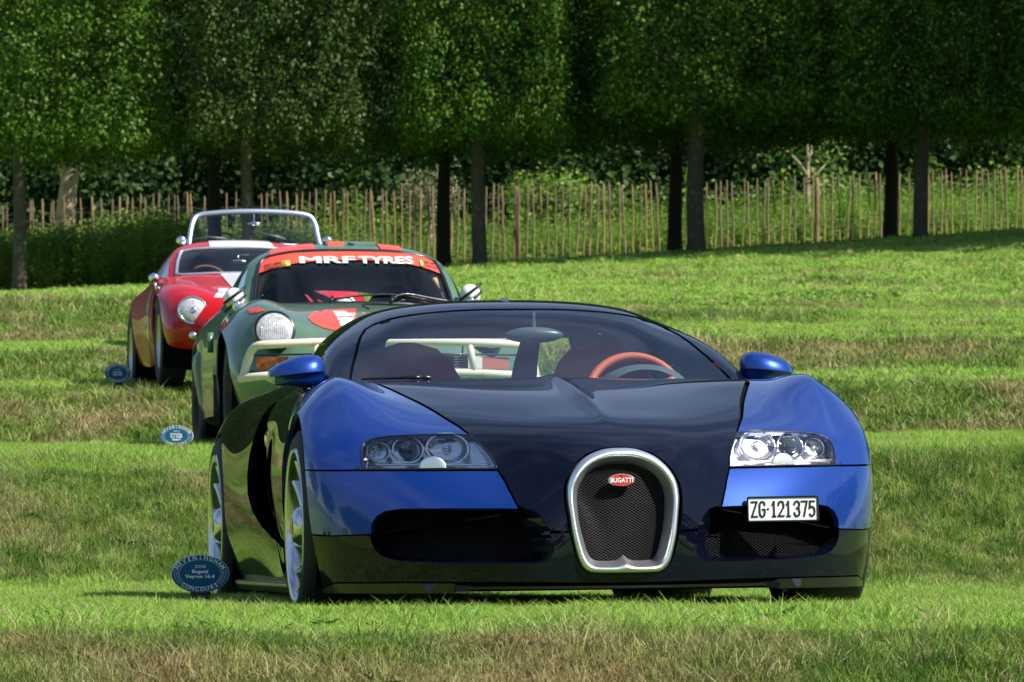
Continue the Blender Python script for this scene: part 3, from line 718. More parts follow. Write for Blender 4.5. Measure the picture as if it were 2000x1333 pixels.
    mb = MB(); mb.grid([rrect(w_, h_, .007, .012), rrect(w_, h_, .007, -.004), rrect(w_-.004, h_-.004, .006, -.006), rrect(w_-.011, h_-.011, .004, -.005), rrect(w_-.012, h_-.012, .004, -.001)], 0, closev=True); mb.add(rrect(w_, h_, .007, .012), [tuple(range(20))]); mb.build('frame', M_GLOSSBLK, pl, smooth=False)
    mb = MB(); mb.add(rrect(w_-.010, h_-.010, .004, -.002), [tuple(range(20))]); mb.build('plate', M_WHITE, pl, smooth=False)
    mb = MB(); STROKE = {
      'Z': [[(0,1),(1,1),(0,0),(1,0)]], 'G': [[(1,.80),(.88,.95),(.6,1),(.35,1),(.1,.9),(0,.7),(0,.3),(.1,.1),(.35,0),(.65,0),(.9,.1),(1,.3),(1,.48),(.6,.48)]],
      '1': [[(.1,.80),(.55,1),(.55,0)], [(.15,0),(.95,0)]], '2': [[(0,.78),(.1,.93),(.35,1),(.65,1),(.9,.93),(1,.75),(.95,.58),(0,.02),(1,.02)]],
      '3': [[(0,.80),(.12,.94),(.4,1),(.65,1),(.92,.9),(.97,.74),(.85,.6),(.5,.54)], [(.5,.54),(.88,.46),(1,.27),(.9,.08),(.6,0),(.35,0),(.1,.07),(0,.22)]],
      '7': [[(0,1),(1,1),(.4,0)]], '5': [[(.95,1),(.15,1),(.06,.53),(.35,.62),(.65,.62),(.92,.5),(1,.3),(.9,.1),(.6,0),(.3,0),(.05,.12)]]}
    def glyph(ch, x0, w, h, t):
        for st in STROKE[ch]:
            P_ = [(x0+(q[0]-.5)*w, (q[1]-.5)*h) for q in st]
            for i in range(len(P_)-1):
                (xa, za), (xb, zb) = P_[i], P_[i+1]; d = Vector((xb-xa, 0, zb-za)); l_ = d.length; ang = math.atan2(d.z, d.x)
                mb.box(((xa+xb)/2, -.0032, (za+zb)/2), (l_+t*.9, .0016, t), rot=Matrix.Rotation(-ang, 3, 'Y'))
    for ch, x_ in (('Z', -.0965), ('G', -.0700), ('1', -.0305), ('2', -.0060), ('1', .0185), ('3', .0480), ('7', .0735), ('5', .0990)):
        glyph(ch, x_, .0175 if ch != '1' else .012, .049, .0058)
    mb.sphere((-.0505, -.003, .0), (.0042, .001, .0042), 10, 6)
    mb.build('lettering', M_BLACKINK, pl, smooth=False)
    mb = MB(); mb.tube([(-.118, .01, .018), (-.118, .06, .018)], .012, 8); mb.build('bracket', M_GLOSSBLK, pl); mb = MB(); mb.tube([(.10, .01, -.01), (.10, .09, -.01)], .010, 8); mb.build('bracket', M_GLOSSBLK, pl)
    # ---- greenhouse
    gnet = [
     [(0,.47,.855),(.3,.49,.853),(.52,.55,.851),(.695,.65,.850),(.765,.69,.848),(.805,.74,.838)],
     [(0,.83,.992),(.3,.85,.987),(.48,.885,.98),(.638,.95,.972),(.735,1.00,.957),(.805,1.08,.862)],
     [(0,1.25,1.148),(.28,1.26,1.140),(.45,1.275,1.118),(.562,1.31,1.088),(.688,1.33,1.035),(.795,1.45,.872)],
     [(0,1.75,1.200),(.28,1.75,1.190),(.45,1.75,1.166),(.57,1.75,1.122),(.675,1.75,1.045),(.79,1.80,.885)],
     [(0,2.25,1.172),(.28,2.25,1.160),(.42,2.25,1.13),(.52,2.25,1.085),(.625,2.25,1.0),(.74,2.30,.895)]]
    GS = Surf(gnet, F); gU, gV = GS.u[-1], GS.v[-1]; gp = lambda L_: [GS.find(*p) for p in L_]
    WE = [(703.6,691.6),(708,671),(713.6,655.6),(722.6,642),(737,633),(772,622),(826,613),(880,608),(950,604.6)]
    we = gp(WE); b1 = GS.find(692.5, 737); b1[1] = 0.0
    topc = np.array([0.0, GS.find(1015, 604.3)[1]])
    poly = [np.array([0, 0.0]), b1]+[GS.find(692.5, 738)]+we+[topc]
    v, f = panel_mesh(GS, poly, (), 0.04, 0, 0.004); mb = MB(); mirror_add(mb, v, f); weld_centre(mb); ws = mb.build('windscreen', M_GLASS, root)
    # side window outline (picture left side)
    SWc = [(668,722),(676,692),(681,660),(684,641)]
    # window in (y, z)
    def gyz(y, z): return GS.findxz(y, z, (1, 2))
    SW = [gyz(.98,.885), gyz(1.10,.955), gyz(1.25,1.005), gyz(1.45,1.03), gyz(1.7,1.035), gyz(1.9,1.02), gyz(2.02,.97), gyz(2.0,.915), gyz(1.7,.90), gyz(1.3,.892)]
    wsp = [b1, GS.find(692.5, 738)]+we+[topc]; offp = []
    for i_, q in enumerate(wsp):
        t_ = wsp[min(i_+1, len(wsp)-1)]-wsp[max(i_-1, 0)]; t_ = t_/np.linalg.norm(t_); offp.append(np.maximum(q+np.array([t_[1], -t_[0]])*.009, 0))
    offp[-1][0] = 0
    poly = offp+[np.array([0, gV]), np.array([gU, gV]), np.array([gU, 0])]
    v, f = panel_mesh(GS, poly, [SW], 0.025, 0.008); mb = MB(); mirror_add(mb, v, f); weld_centre(mb); mb.build('roof_and_pillars', M_BLACK, root)
    for sgn in (1, -1):
        v, f = panel_mesh(GS, SW, (), 0.04, 0, .004); mb = MB()
        mb.add([(p[0]*sgn, p[1], p[2]) for p in v], f if sgn > 0 else [q[::-1] for q in f]); mb.build('side_window', M_SIDEGLASS, root)
    v, f = panel_mesh(GS, [topc+[0, .03], np.array([0, gV-.05]), np.array([gU*.62, gV-.05]), np.array([gU*.60, topc[1]+.06]), np.array([gU*.3, topc[1]+.035])], (), 0.05, 0, 0.03); mb = MB(); mirror_add(mb, v, f); mb.build('bounce_headlining', M_HEADLINE, root)  # pale sheet added under the roof to bounce light onto the seats
    # roof fin at the top of the screen
    mb = MB(); mb.add([(-.006, 1.27, 1.150), (.006, 1.27, 1.150), (0, 1.55, 1.205), (-.004, 1.9, 1.20), (.004, 1.9, 1.20), (0, 1.30, 1.160)], [(0, 1, 5), (1, 4, 2, 5), (0, 5, 2, 3)]); mb.build('roof_spine', M_BLACK, root)
    # ---- body side from the door to the tail
    snet = [
     [(.775,.58,.846),(.81,.56,.842),(.868,.52,.822),(.945,.46,.705),(.985,.40,.52),(.975,.40,.33),(.925,.42,.13)],
     [(.79,.80,.850),(.83,.80,.842),(.893,.80,.812),(.945,.80,.70),(.975,.80,.52),(.955,.80,.33),(.915,.80,.13)],
     [(.80,1.05,.852),(.84,1.05,.838),(.903,1.05,.793),(.938,1.05,.70),(.958,1.05,.52),(.935,1.05,.33),(.91,1.05,.13)],
     [(.80,1.35,.862),(.84,1.35,.842),(.905,1.35,.785),(.930,1.35,.70),(.938,1.35,.52),(.93,1.35,.33),(.91,1.35,.13)],
     [(.78,1.70,.885),(.835,1.70,.872),(.900,1.70,.81),(.938,1.70,.70),(.957,1.70,.52),(.955,1.70,.33),(.915,1.70,.13)],
     [(.68,2.10,.905),(.82,2.10,.878),(.905,2.10,.82),(.955,2.10,.70),(.982,2.10,.52),(.98,2.10,.33),(.925,2.12,.13)],
     [(.50,2.55,.900),(.80,2.55,.872),(.918,2.50,.825),(.975,2.50,.72),(.998,2.50,.52),(.99,2.5,.33),(.95,2.5,.13)],
     [(.45,2.95,.87),(.76,2.95,.850),(.90,2.95,.80),(.965,2.95,.70),(.99,2.95,.52),(.985,2.95,.33),(.95,2.95,.15)],
     [(.40,3.30,.80),(.66,3.30,.785),(.82,3.30,.745),(.90,3.28,.66),(.935,3.25,.50),(.92,3.25,.33),(.88,3.25,.18)],
     [(.35,3.50,.70),(.55,3.48,.69),(.70,3.46,.66),(.80,3.44,.60),(.83,3.42,.48),(.82,3.42,.33),(.80,3.40,.20)]]
    SS = Surf(snet, F, mirror_centre=False); sU, sV = SS.u[-1], SS.v[-1]
    syz = lambda y, z: SS.findxz(y, z, (1, 2))
    # rear arch
    ang = np.linspace(math.radians(-42), math.radians(222), 26)
    arch2 = [syz(2.71+.385*math.cos(t), .345+.385*math.sin(t)) for t in ang]
    archpoly = arch2+[np.array([sU+.01, arch2[-1][1]]), np.array([sU+.01, arch2[0][1]])]
    CO = [(1.50,.800),(1.62,.755),(1.72,.69),(1.775,.62),(1.79,.54),(1.76,.47),(1.66,.40),(1.50,.345),(1.30,.305),(1.0,.275),(.72,.262),(.46,.258)]
    CI = [(.46,.275),(.70,.305),(.92,.355),(1.10,.42),(1.22,.49),(1.30,.57),(1.35,.65),(1.38,.72),(1.375,.79)]
    def top_edge(v0, v1): return [np.array([0, v0]), np.array([0, v1])]
    vd = syz(1.42, .79)[1]
    # door: everything ahead of the inner scoop line
    doorpoly = [np.array([0, 0.0])]+[np.array([sU*t, 0.0]) for t in (.1,.2,.3,.4,.5,.6)]+[syz(.405,.275)]+[syz(*p) for p in CI]+[np.array([syz(1.375,.79)[0]*.85, vd]), np.array([0, vd])]
    quarter = [np.array([0, vd+.006]), np.array([syz(1.5,.8)[0]*.8, vd+.006])]+[syz(*p) for p in CO]+[syz(.405,.258), np.array([sU, 0.0]), np.array([sU, arch2[-1][1]])]+arch2[::-1]+[np.array([sU, arch2[0][1]]), np.array([sU, sV]), np.array([0, sV])]
    for sgn in (1, -1):
        for nm, pl_, m_ in (('door', doorpoly, M_BLACK), ('rear_quarter', quarter, M_BLACK)):
            v, f = panel_mesh(SS, pl_, (), 0.025, 0.03); mb = MB()
            vv = [(p[0]*sgn, p[1], p[2]) for p in v]
            mb.add(vv, f if sgn < 0 else f); o = mb.build(nm, m_, root)
        # side scoop lining and mesh
        g = empty('side_scoop'); g.parent = root
        scoop = [syz(*p) for p in CI]+[syz(*p) for p in CO]
        v, f = panel_mesh(SS, scoop, (), 0.03, 0.0, 0.0)
        vv = [((p[0]-.075)*sgn, p[1], p[2]) for p in v]; MB().add(vv, f).build('lining', M_DARK, g)
        mb = MB(); 
        for yy in np.arange(1.30, 1.78, .016):
            for zz in np.arange(.36, .72, .012):
                if inside(np.array(CI+CO), np.array([[yy, zz]]))[0]:
                    for dz in (.006, -.006): mb.add([(sgn*(.875), yy, zz), (sgn*(.875), yy+.016, zz+dz), (sgn*.873, yy+.016, zz+dz+.002), (sgn*.873, yy, zz+.002)], [(0, 1, 2, 3)])
        tag(mb.build('wire_mesh', M_MESH, g, smooth=False), kind='stuff')
        # polished blade in the scoop (door catch)
        mb = MB(); mb.sphere((sgn*.912, 1.47, .672), (.016, .11, .040), 16, 10); mb.build('intake_blade', M_CHROME, g)
        # sill blade
        mb = MB(); mb.grid([[(sgn*x_, y_, z_) for y_ in (.46, .9, 1.4, 1.9, 2.25)] for x_, z_ in ((.86, .135), (.955, .145), (.965, .135), (.955, .105), (.86, .095))], 0, flip=(sgn < 0)); mb.build('sill', M_GLOSSBLK, root)
        # wheel-arch liners
        for wy_, wr, wz in ((0, .385, .345), (2.71, .395, .35)):
            P_ = [[(sgn*x_, wy_+wr*math.cos(t), wz+wr*math.sin(t)) for t in np.linspace(math.radians(-35), math.radians(215), 24)] for x_ in (.55, .955 if wy_ == 0 else .965)]
            mb = MB(); mb.grid(P_, 0); mb.add([(sgn*.56, wy_-.42, .12), (sgn*.56, wy_+.42, .12), (sgn*.56, wy_+.42, .62), (sgn*.56, wy_-.42, .62)], [(0, 1, 2, 3)]); mb.build('arch_liner', M_DARK, root)
        # wheels
        for wy_, wr, ww, wx in ((0, .340, .265, .858), (2.71, .355, .365, .815)):
            w = empty('wheel', (sgn*wx, wy_, wr)); w.parent = root
            hw = ww/2; o_ = -1 if sgn < 0 else 1; rr = .272 if wy_ == 0 else .282
            prof = [(-hw+.01, rr), (-hw, rr+.02), (-hw+.004, wr-.035), (-hw+.022, wr-.008), (-hw+.05, wr), (0, wr+.001), (hw-.05, wr), (hw-.022, wr-.008), (hw-.004, wr-.035), (hw, rr+.02), (hw-.01, rr)]
            mb = MB(); mb.lathe([(a_*o_, r_) for a_, r_ in prof], 56)
            for gx in (-.09, -.035, .035, .09):
                pass
            mb.build('tyre', M_TYRE, w)
            rim = MB(); rim.lathe([(o_*(hw-.012), rr+.002), (o_*(hw+.002), rr-.004), (o_*(hw-.004), rr-.016), (o_*(hw-.03), rr-.022), (o_*(hw-.10), rr-.03), (o_*(-hw+.02), rr-.02)], 56)
            rm = rim.build('rim', M_RIM, w)
            for k in range(14):
                a0 = 2*math.pi*k/14+.3; sp = MB(); P_ = []
                for i, q in enumerate(np.linspace(.06, rr-.018, 9)):
                    th = a0+.42*((q/rr)**1.4); wd = .0085+.004*(1-q/rr)
                    ax_ = o_*(hw-.018-.03*math.sin(math.pi*min(1, q/rr)))
                    c_, s_ = math.cos(th), math.sin(th); tx, tz = -s_, c_
                    P_.append([(ax_-o_*.03, q*c_+tx*wd, q*s_+tz*wd), (ax_, q*c_+tx*wd*.9, q*s_+tz*wd*.9), (ax_+o_*.008, q*c_, q*s_), (ax_, q*c_-tx*wd*.9, q*s_-tz*wd*.9), (ax_-o_*.03, q*c_-tx*wd, q*s_-tz*wd)])
                sp.grid(P_, 0, flip=(o_ > 0)); sp.build('spoke', M_RIM, w)
            hb = MB(); hb.lathe([(o_*(hw-.07), .075), (o_*(hw-.02), .070), (o_*(hw+.004), .05), (o_*(hw+.006), .001)], 24); hb.build('hub', M_RIM, w)
            hb = MB(); hb.lathe([(o_*(hw+.0065), .03), (o_*(hw+.0085), .027), (o_*(hw+.009), .001)], 20); hb.build('hub_cap', M_BADGE_RED, w)
            hb = MB(); hb.lathe([(o_*(hw-.09), .20), (o_*(hw-.105), .20), (o_*(hw-.105), .05)], 32); hb.build('brake_disc', M_MESH, w)
    # tail panel, floor
    mb = MB(); tl = SS.evalgrid([sV], SS.gu[::12])[0]; tm = (tl*[-1, 1, 1])[::-1]; ring = np.concatenate([tl, tm]); c = ring.mean(0); mb.grid(np.array([ring, c+(ring-c)*.92+[0, .04, 0], c+(ring-c)*.02+[0, .05, 0]]), 0, closev=True); mb.build('tail_panel', M_BLUE, root)
    mb = MB(); dk = SS.evalgrid(SS.gv[::10], [0])[:, 0]; dk = dk[dk[:, 1] > 2.0]; mb.grid([[(x_*q[0], q[1], q[2]+(1-x_*x_)*.012) for q in dk] for x_ in (-1, -.6, -.2, .2, .6, 1)], 0); mb.build('engine_deck', M_BLACK, root)
    mb = MB(); mb.box((0, 1.35, .13), (1.06, 4.1, .02)); mb.box((0, -.5, .125), (1.10, .7, .02)); mb.box((0, .0, .30), (1.0, .9, .3)); mb.box((0, 1.4, .21), (1.70, 1.7, .14)); mb.box((0, -.1, .50), (1.08, .7, .3)); mb.box((0, .5, .58), (1.5, .08, .42)); mb.build('floor_pan', M_DARK, root, smooth=False)  # floor plus added dark boxes blocking light and view through the body
    # ---- cabin
    mb = MB(); mb.grid([[(x_, .62+.10*x_*x_*2+dy, .80+dz) for x_ in np.linspace(-.68, .68, 12)] for dy, dz in ((-.08, .02), (.1, .045), (.32, .055), (.46, .02), (.5, -.25))], 0); mb.build('dashboard', M_DASH, root)
    mb = MB(); mb.grid([[(x_, y_, z_) for x_ in (-.70, -.3, .3, .70)] for y_, z_ in ((.6, .3), (1.2, .25), (2.2, .28), (2.23, .85))], 0); mb.build('cabin_floor', M_GREYTRIM, root)
    # rear bulkhead with its window
    mb = MB(); hole = [(-.40, .915), (.40, .915), (.36, 1.075), (-.36, 1.075)]; outb = [(-.74, .55), (.74, .55), (.60, 1.08), (-.60, 1.08)]
    top_ = [(-.74, .55), (.74, .55), (.66, .98), (.5, 1.085), (.28, 1.155), (0, 1.165), (-.28, 1.155), (-.5, 1.085), (-.66, .98)]
    def q4(*p): mb.add([(a_[0], 2.22, a_[1]) for a_ in p], [tuple(range(len(p)))])
    q4(top_[0], top_[1], hole[1], hole[0]); q4(top_[1], top_[2], top_[3], hole[2], hole[1]); q4(top_[3], top_[4], top_[5], top_[6], top_[7], hole[3], hole[2]); q4(top_[7], top_[8], top_[0], hole[0], hole[3]); mb.build('rear_bulkhead', M_GREYTRIM, root, smooth=False)
    for sgn, cx_ in ((-1, -.372), (1, .372)):
        st = empty('seat'); st.parent = root
        # backrest with built-in headrest: outline lofted upwards
        prof = [(.40, .245, .10), (.60, .25, .11), (.78, .235, .10), (.88, .205, .085), (.96, .165, .07), (1.01, .115, .05), (1.035, .03, .02)]
        G_ = [[(cx_+w_2*math.copysign(abs(math.cos(t))**.75, math.cos(t)), 1.36+.32*(z_-.4)+d_*math.copysign(abs(math.sin(t))**.8, math.sin(t)), z_) for t in np.linspace(0, 2*math.pi, 28, endpoint=False)] for z_, w_2, d_ in prof]
        mb = MB(); mb.grid(G_, 0, closev=True, flip=True); mb.build('backrest', M_RED_LEATHER, st)
        mb = MB(); mb.grid([[(cx_+a_*.24, y_, z_+.03*abs(a_)) for a_ in (-1, -.5, 0, .5, 1)] for y_, z_ in ((1.05, .40), (1.2, .43), (1.5, .38))], 0); mb.build('seat_cushion', M_RED_LEATHER, st)
    # grey inner pillar beside the right-hand seat, belt guide
    a = F.at(1080, 735, 1.95); b2 = F.at(1090, 655, 2.05)
    for sgn in (1, -1):
        mb = MB(); P_ = []
        for x0_, x1_, z_ in ((.085, .17, .62), (.085, .185, .90), (.10, .19, .97), (.125, .20, 1.05), (.14, .2, 1.10)):
            P_.append([((x0_ if sgn > 0 else -x1_-.2), 1.95, z_), ((x1_ if sgn > 0 else -x0_-.2), 1.93, z_)])
        if sgn > 0: mb.grid(P_, 0); mb.build('seat_rear_trim', M_GREYTRIM, root)
    # bright inner trim behind the left seat (picture left)
    mb = MB(); mb.grid([[(-.60+dx, 1.72, z_), (-.52+dx*.9, 1.70, z_)] for dx, z_ in ((-.03, .80), (-.02, .90), (.03, .98), (.09, 1.04), (.16, 1.09))], 0); mb.build('belt_pillar_trim', M_GREYTRIM, root)
    # steering wheel on the picture-right side
    sc_ = Vector(F.at(1247, 763, 1.02)); r_ = .205*.88
    mb = MB(); tl_ = .42
    mb.tube([(sc_.x+r_*math.cos(t), sc_.y+r_*math.sin(t)*math.sin(tl_), sc_.z-.035+r_*math.sin(t)*math.cos(tl_)) for t in np.linspace(0, 2*math.pi, 40, endpoint=False)], .0155, 10, closed=True)
    sw = mb.build('steering_wheel', M_TAN_LEATHER, root)
    mb = MB()
    for aa in (math.radians(150), math.radians(30), math.radians(270)): mb.tube([(sc_.x, sc_.y+.05, sc_.z-.06), (sc_.x+r_*math.cos(aa), sc_.y+r_*math.sin(aa)*math.sin(tl_), sc_.z-.035+r_*math.sin(aa)*math.cos(tl_))], .016, 8)
    mb.sphere((sc_.x, sc_.y+.03, sc_.z-.05), (.065, .03, .06), 16, 10); mb.build('spokes', M_TAN_LEATHER, sw)
    mb = MB(); mb.grid([[(sc_.x+.16*math.cos(t)*k_, .86+dy, .835+.085*k2*math.sin(t)) for t in np.linspace(0, math.pi, 14)] for k_, k2, dy in ((1, 1, .1), (1.05, 1.05, .0), (.8, .8, -.06))], 0); mb.build('instrument_hood', M_DASH, root)
    # rear-view mirror
    mc = Vector(F.at(1049, 655, 1.02)); mb = MB(); mb.sphere(tuple(mc), (.112, .03, .030), 28, 14); rv = mb.build('rear_view_mirror', M_MIRRORCASE, root)
    mb = MB(); tpt = Vector(F.at(1049, 612, 1.20)); mb.tube([tuple(mc+Vector((0, -.01, .0))), tuple(tpt)], [.010, .007], 8); mb.build('stalk', M_MIRRORCASE, rv)
    # wiper
    mb = MB(); w0 = [Vector(F.at(x_, y_, yy)) for x_, y_, yy in ((848, 739.5, .55), (830, 737, .56), (780, 738.5, .6), (712, 741, .66))]; mb.tube([tuple(p) for p in w0], [.010, .007, .006, .005], 6); 
    mb.box(tuple(Vector(F.at(818, 738, .54))), (.045, .02, .014)); mb.build('wiper', M_GLOSSBLK, root)
    # ---- door mirrors
    for sgn in (1, -1):
        m_ = empty('door_mirror'); m_.parent = root
        sec = [(.772,.87,.925,.885,.02),(.780,.87,.948,.868,.05),(.80,.87,.964,.857,.075),(.83,.87,.967,.850,.088),(.87,.872,.962,.848,.092),(.905,.876,.951,.850,.088),(.935,.882,.938,.855,.078),(.958,.89,.924,.862,.060),(.974,.90,.912,.872,.035)]
        sec = curve([list(s_) for s_ in sec], 30)
        G_ = []
        for x_, yc, zt, zb, hd in sec:
            # front face: overhanging upper half, tucked-in lower half, flat back where the glass sits
            zm = zb+(zt-zb)*.42; pf = [(0, 1.0), (-.35, .97), (-.68, .80), (-.90, .45), (-1.0, .06), (-1.0, -.02), (-.90, -.06), (-.86, -.5), (-.78, -.85), (-.60, -1.0), (0, -1.0), (.28, -.98), (.30, -.5), (.30, .5), (.28, .98)]
            row = [(x_*sgn, yc+hd*a_, zm+((zt-zm)*c_ if c_ > 0 else (zm-zb)*c_)) for a_, c_ in pf]; G_.append(row)
        mb = MB(); mb.grid(G_, 0, closev=True, flip=(sgn < 0)); mb.add(G_[0], [tuple(range(15))]); mb.add(G_[-1], [tuple(range(15))]); ho = mb.build('housing', M_BLUE, m_)
        rows = []
        for x_, yc, zt, zb, hd in sec[-5:]:
            zm = zb+(zt-zb)*.42; rows.append([((x_+.002)*sgn, yc+hd*a_, zm+(zm-zb)*c_) for a_, c_ in ((-1.02, -.03), (-.94, -.08), (-.89, -.5), (-.81, -.87), (-.61, -1.04))])
        rows.append([(q[0]+sgn*.004, q[1]+.02, q[2]) for q in rows[-1]])
        mb = MB(); mb.grid(rows, 0, flip=(sgn > 0)); mb.build('side_lens', M_LAMPGLASS, m_)
        mb = MB(); mb.tube([(sgn*.80, .87, .87), (sgn*.795, .86, .845), (sgn*.78, .84, .83)], [.022, .018, .022], 10); mb.build('mirror_foot', M_BLUE, m_)
        mb = MB(); mb.box((sgn*.87, .902, .905), (.15, .004, .07)); mb.build('mirror_glass', M_CHROME, m_, smooth=False)
    return root
M_TRAY = mat('lamp_housing_silver', (0.88, 0.88, 0.92), rough=0.26, metal=0.85)
M_TRAY.node_tree.nodes['Principled BSDF'].inputs['Thin Film Thickness'].default_value = 520; M_TRAY.node_tree.nodes['Principled BSDF'].inputs['Thin Film IOR'].default_value = 1.7
M_FACET = mat('lamp_reflector', (0.85, 0.86, 0.88), rough=0.15, metal=0.75)
M_PROJ = mat('projector_glass', (0.03, 0.06, 0.07), rough=0.05, coat=1.0, spec=0.8)
M_MIRRORCASE = mat('grey_mirror_case', (0.06, 0.085, 0.105), rough=0.35)
M_LAMPGLASS = mat('clear_grey_lens', (0.35, 0.38, 0.36), rough=0.1, coat=1.0)
M_TYRE = M_RUBBER
hyper()
# ================================================================== clipped trees, wood, fence, undergrowth
def leaf_mat(name, c1, c2, c3=None, trans=.35, scale=.9):
    m = bpy.data.materials.new(name); m.use_nodes = True; n = m.node_tree.nodes; l = m.node_tree.links; b = n['Principled BSDF']; b.inputs['Roughness'].default_value = .5; b.inputs['Specular IOR Level'].default_value = .2
    g = n.new('ShaderNodeNewGeometry'); t = n.new('ShaderNodeTexNoise'); t.inputs['Scale'].default_value = scale; t.inputs['Detail'].default_value = 5; l.new(g.outputs['Position'], t.inputs['Vector'])
    mr = n.new('ShaderNodeMapRange'); mr.inputs[1].default_value = .35; mr.inputs[2].default_value = .65; l.new(t.outputs[0], mr.inputs[0])
    mx = n.new('ShaderNodeMix'); mx.data_type = 'RGBA'; mx.inputs['A'].default_value = (*c1, 1); mx.inputs['B'].default_value = (*c2, 1); l.new(mr.outputs[0], mx.inputs['Factor'])
    rp = n.new('ShaderNodeMapRange'); rp.inputs[1].default_value = .62; rp.inputs[2].default_value = 1; l.new(g.outputs['Random Per Island'], rp.inputs[0])
    m2 = n.new('ShaderNodeMix'); m2.data_type = 'RGBA'; m2.inputs['B'].default_value = (*(c3 or c2), 1); l.new(rp.outputs[0], m2.inputs['Factor']); l.new(mx.outputs['Result'], m2.inputs['A'])
    l.new(m2.outputs['Result'], b.inputs['Base Color'])
    tr = n.new('ShaderNodeBsdfTranslucent'); l.new(m2.outputs['Result'], tr.inputs[0]); ms = n.new('ShaderNodeMixShader'); ms.inputs[0].default_value = trans
    l.new(b.outputs[0], ms.inputs[1]); l.new(tr.outputs[0], ms.inputs[2]); l.new(ms.outputs[0], n['Material Output'].inputs[0]); return m
M_LEAF = leaf_mat('clipped_oak_leaves', (.027, .080, .006), (.054, .130, .010), (.12, .18, .022), .12)
M_LEAF_OLIVE = leaf_mat('olive_green_leaves', (.030, .066, .012), (.050, .090, .018), (.10, .115, .035), .12)
M_WOODLEAF = leaf_mat('wood_leaves', (.022, .055, .016), (.042, .092, .022), (.075, .13, .028), .25, .25)
M_NETTLE = leaf_mat('nettle_leaves', (.13, .27, .03), (.20, .36, .045), (.32, .42, .09), .45, .5)
M_BUSH = leaf_mat('bush_leaves', (.10, .20, .026), (.16, .28, .038), (.23, .30, .07), .3, .8)
M_PALEBUSH = leaf_mat('pale_bush_leaves', (.16, .18, .09), (.22, .23, .12), (.3, .3, .18), .3, .8)
M_BARK = mat('mossy_bark', (.055, .045, .034), .9, noise=(7, (.13, .13, .11), .55, .75), bump=(14, .7, .03))
M_SHADEBARK = mat('shaded_bark', (.022, .018, .014), .95, bump=(14, .7, .03))  # near-black tone paints the deep shade on the back-row trunks
M_PALEBARK = mat('pale_bark', (.30, .23, .15), .85, noise=(5, (.16, .12, .08), .45, .7), bump=(12, .6, .02))
M_PALE = mat('chestnut_pale', (.30, .18, .10), .8, noise=(3, (.15, .10, .06), .4, .7), bump=(25, .5, .01))
M_PALEDIM = mat('dim_pale', (.20, .135, .09), .85, noise=(3, (.10, .07, .05), .4, .7), bump=(25, .5, .01))  # darker stake tone, mixed in and favoured on the right as painted shade
M_WIRE = mat('galvanised_wire', (.3, .3, .3), .5, 1.0)
def leafquads(C, r_cl, per, size, r, up=.35, asp=.62):
    """leaf quads around cluster centres C"""
    n = len(C)*per; c = np.repeat(C, per, 0)+r.normal(size=(n, 3))*r_cl*.5
    nn = (c-np.repeat(C, per, 0))/(r_cl*.5)+r.normal(size=(n, 3))*.55+[0, 0, .3]; nn /= np.linalg.norm(nn, axis=1)[:, None]
    a = r.normal(size=(n, 3)); a -= nn*(a*nn).sum(1)[:, None]; a /= np.linalg.norm(a, axis=1)[:, None]; b = np.cross(nn, a)
    s = size*r.uniform(.6, 1.25, n)[:, None]; a = a*s; b = b*s*asp*.5
    V = np.stack([c-a*.5, c+b, c+a*.5, c-b], 1).reshape(-1, 3); F = np.arange(n*4).reshape(n, 4)
    return V, F
def npmesh(name, V, F):
    me = bpy.data.meshes.new(name); nv, nf, k = len(V), len(F), F.shape[1]
    me.vertices.add(nv); me.vertices.foreach_set('co', np.ascontiguousarray(V, np.float32).ravel()); me.loops.add(nf*k); me.loops.foreach_set('vertex_index', np.ascontiguousarray(F, np.int32).ravel())
    me.polygons.add(nf); me.polygons.foreach_set('loop_start', np.arange(0, nf*k, k, dtype=np.int32)); me.update(); me.validate(); return me
def block_crown(seed, a=1.78, h=4.9):
    r = np.random.default_rng(seed); C = []
    for fx, fy, n in ((1, 0, 330), (-1, 0, 330), (0, 1, 300), (0, -1, 470)):
        u = r.uniform(-a, a, n); z = r.uniform(0, h, n); d = a-np.abs(r.normal(0, .26, n))+.17*np.sin(u*3.1+seed+1.3*z)*np.cos(z*2.6+fx*2)
        C.append(np.stack([fx*d+abs(fy)*u, fy*d+abs(fx)*u, z], 1))
    n = 200; C.append(np.stack([r.uniform(-a, a, n), r.uniform(-a, a, n), np.abs(r.normal(0, .22, n))+.32*r.uniform(-1, 1, n)**3], 1))
    n = 130; C.append(np.stack([r.uniform(-a, a, n), r.uniform(-a, a, n), h-np.abs(r.normal(0, .2, n))], 1))
    n = 300; C.append(np.stack([r.uniform(-a*.85, a*.85, n), r.uniform(-a*.85, a*.85, n), r.uniform(.2, h, n)], 1))
    C = np.concatenate(C)
    # round the corners a little and drop some clusters for gaps
    m = (np.abs(C[:, 0])+np.abs(C[:, 1]) < a*1.80) & (r.uniform(size=len(C)) > .06); C = C[m]
    V, F = leafquads(C, .26, 30, .088, r)
    return npmesh('crown', V, F)
_crowns = [block_crown(s) for s in (11, 12, 13)]
for c_ in _crowns: c_.materials.append(M_LEAF)
_crown_olive = block_crown(14); _crown_olive.materials.append(M_LEAF_OLIVE)
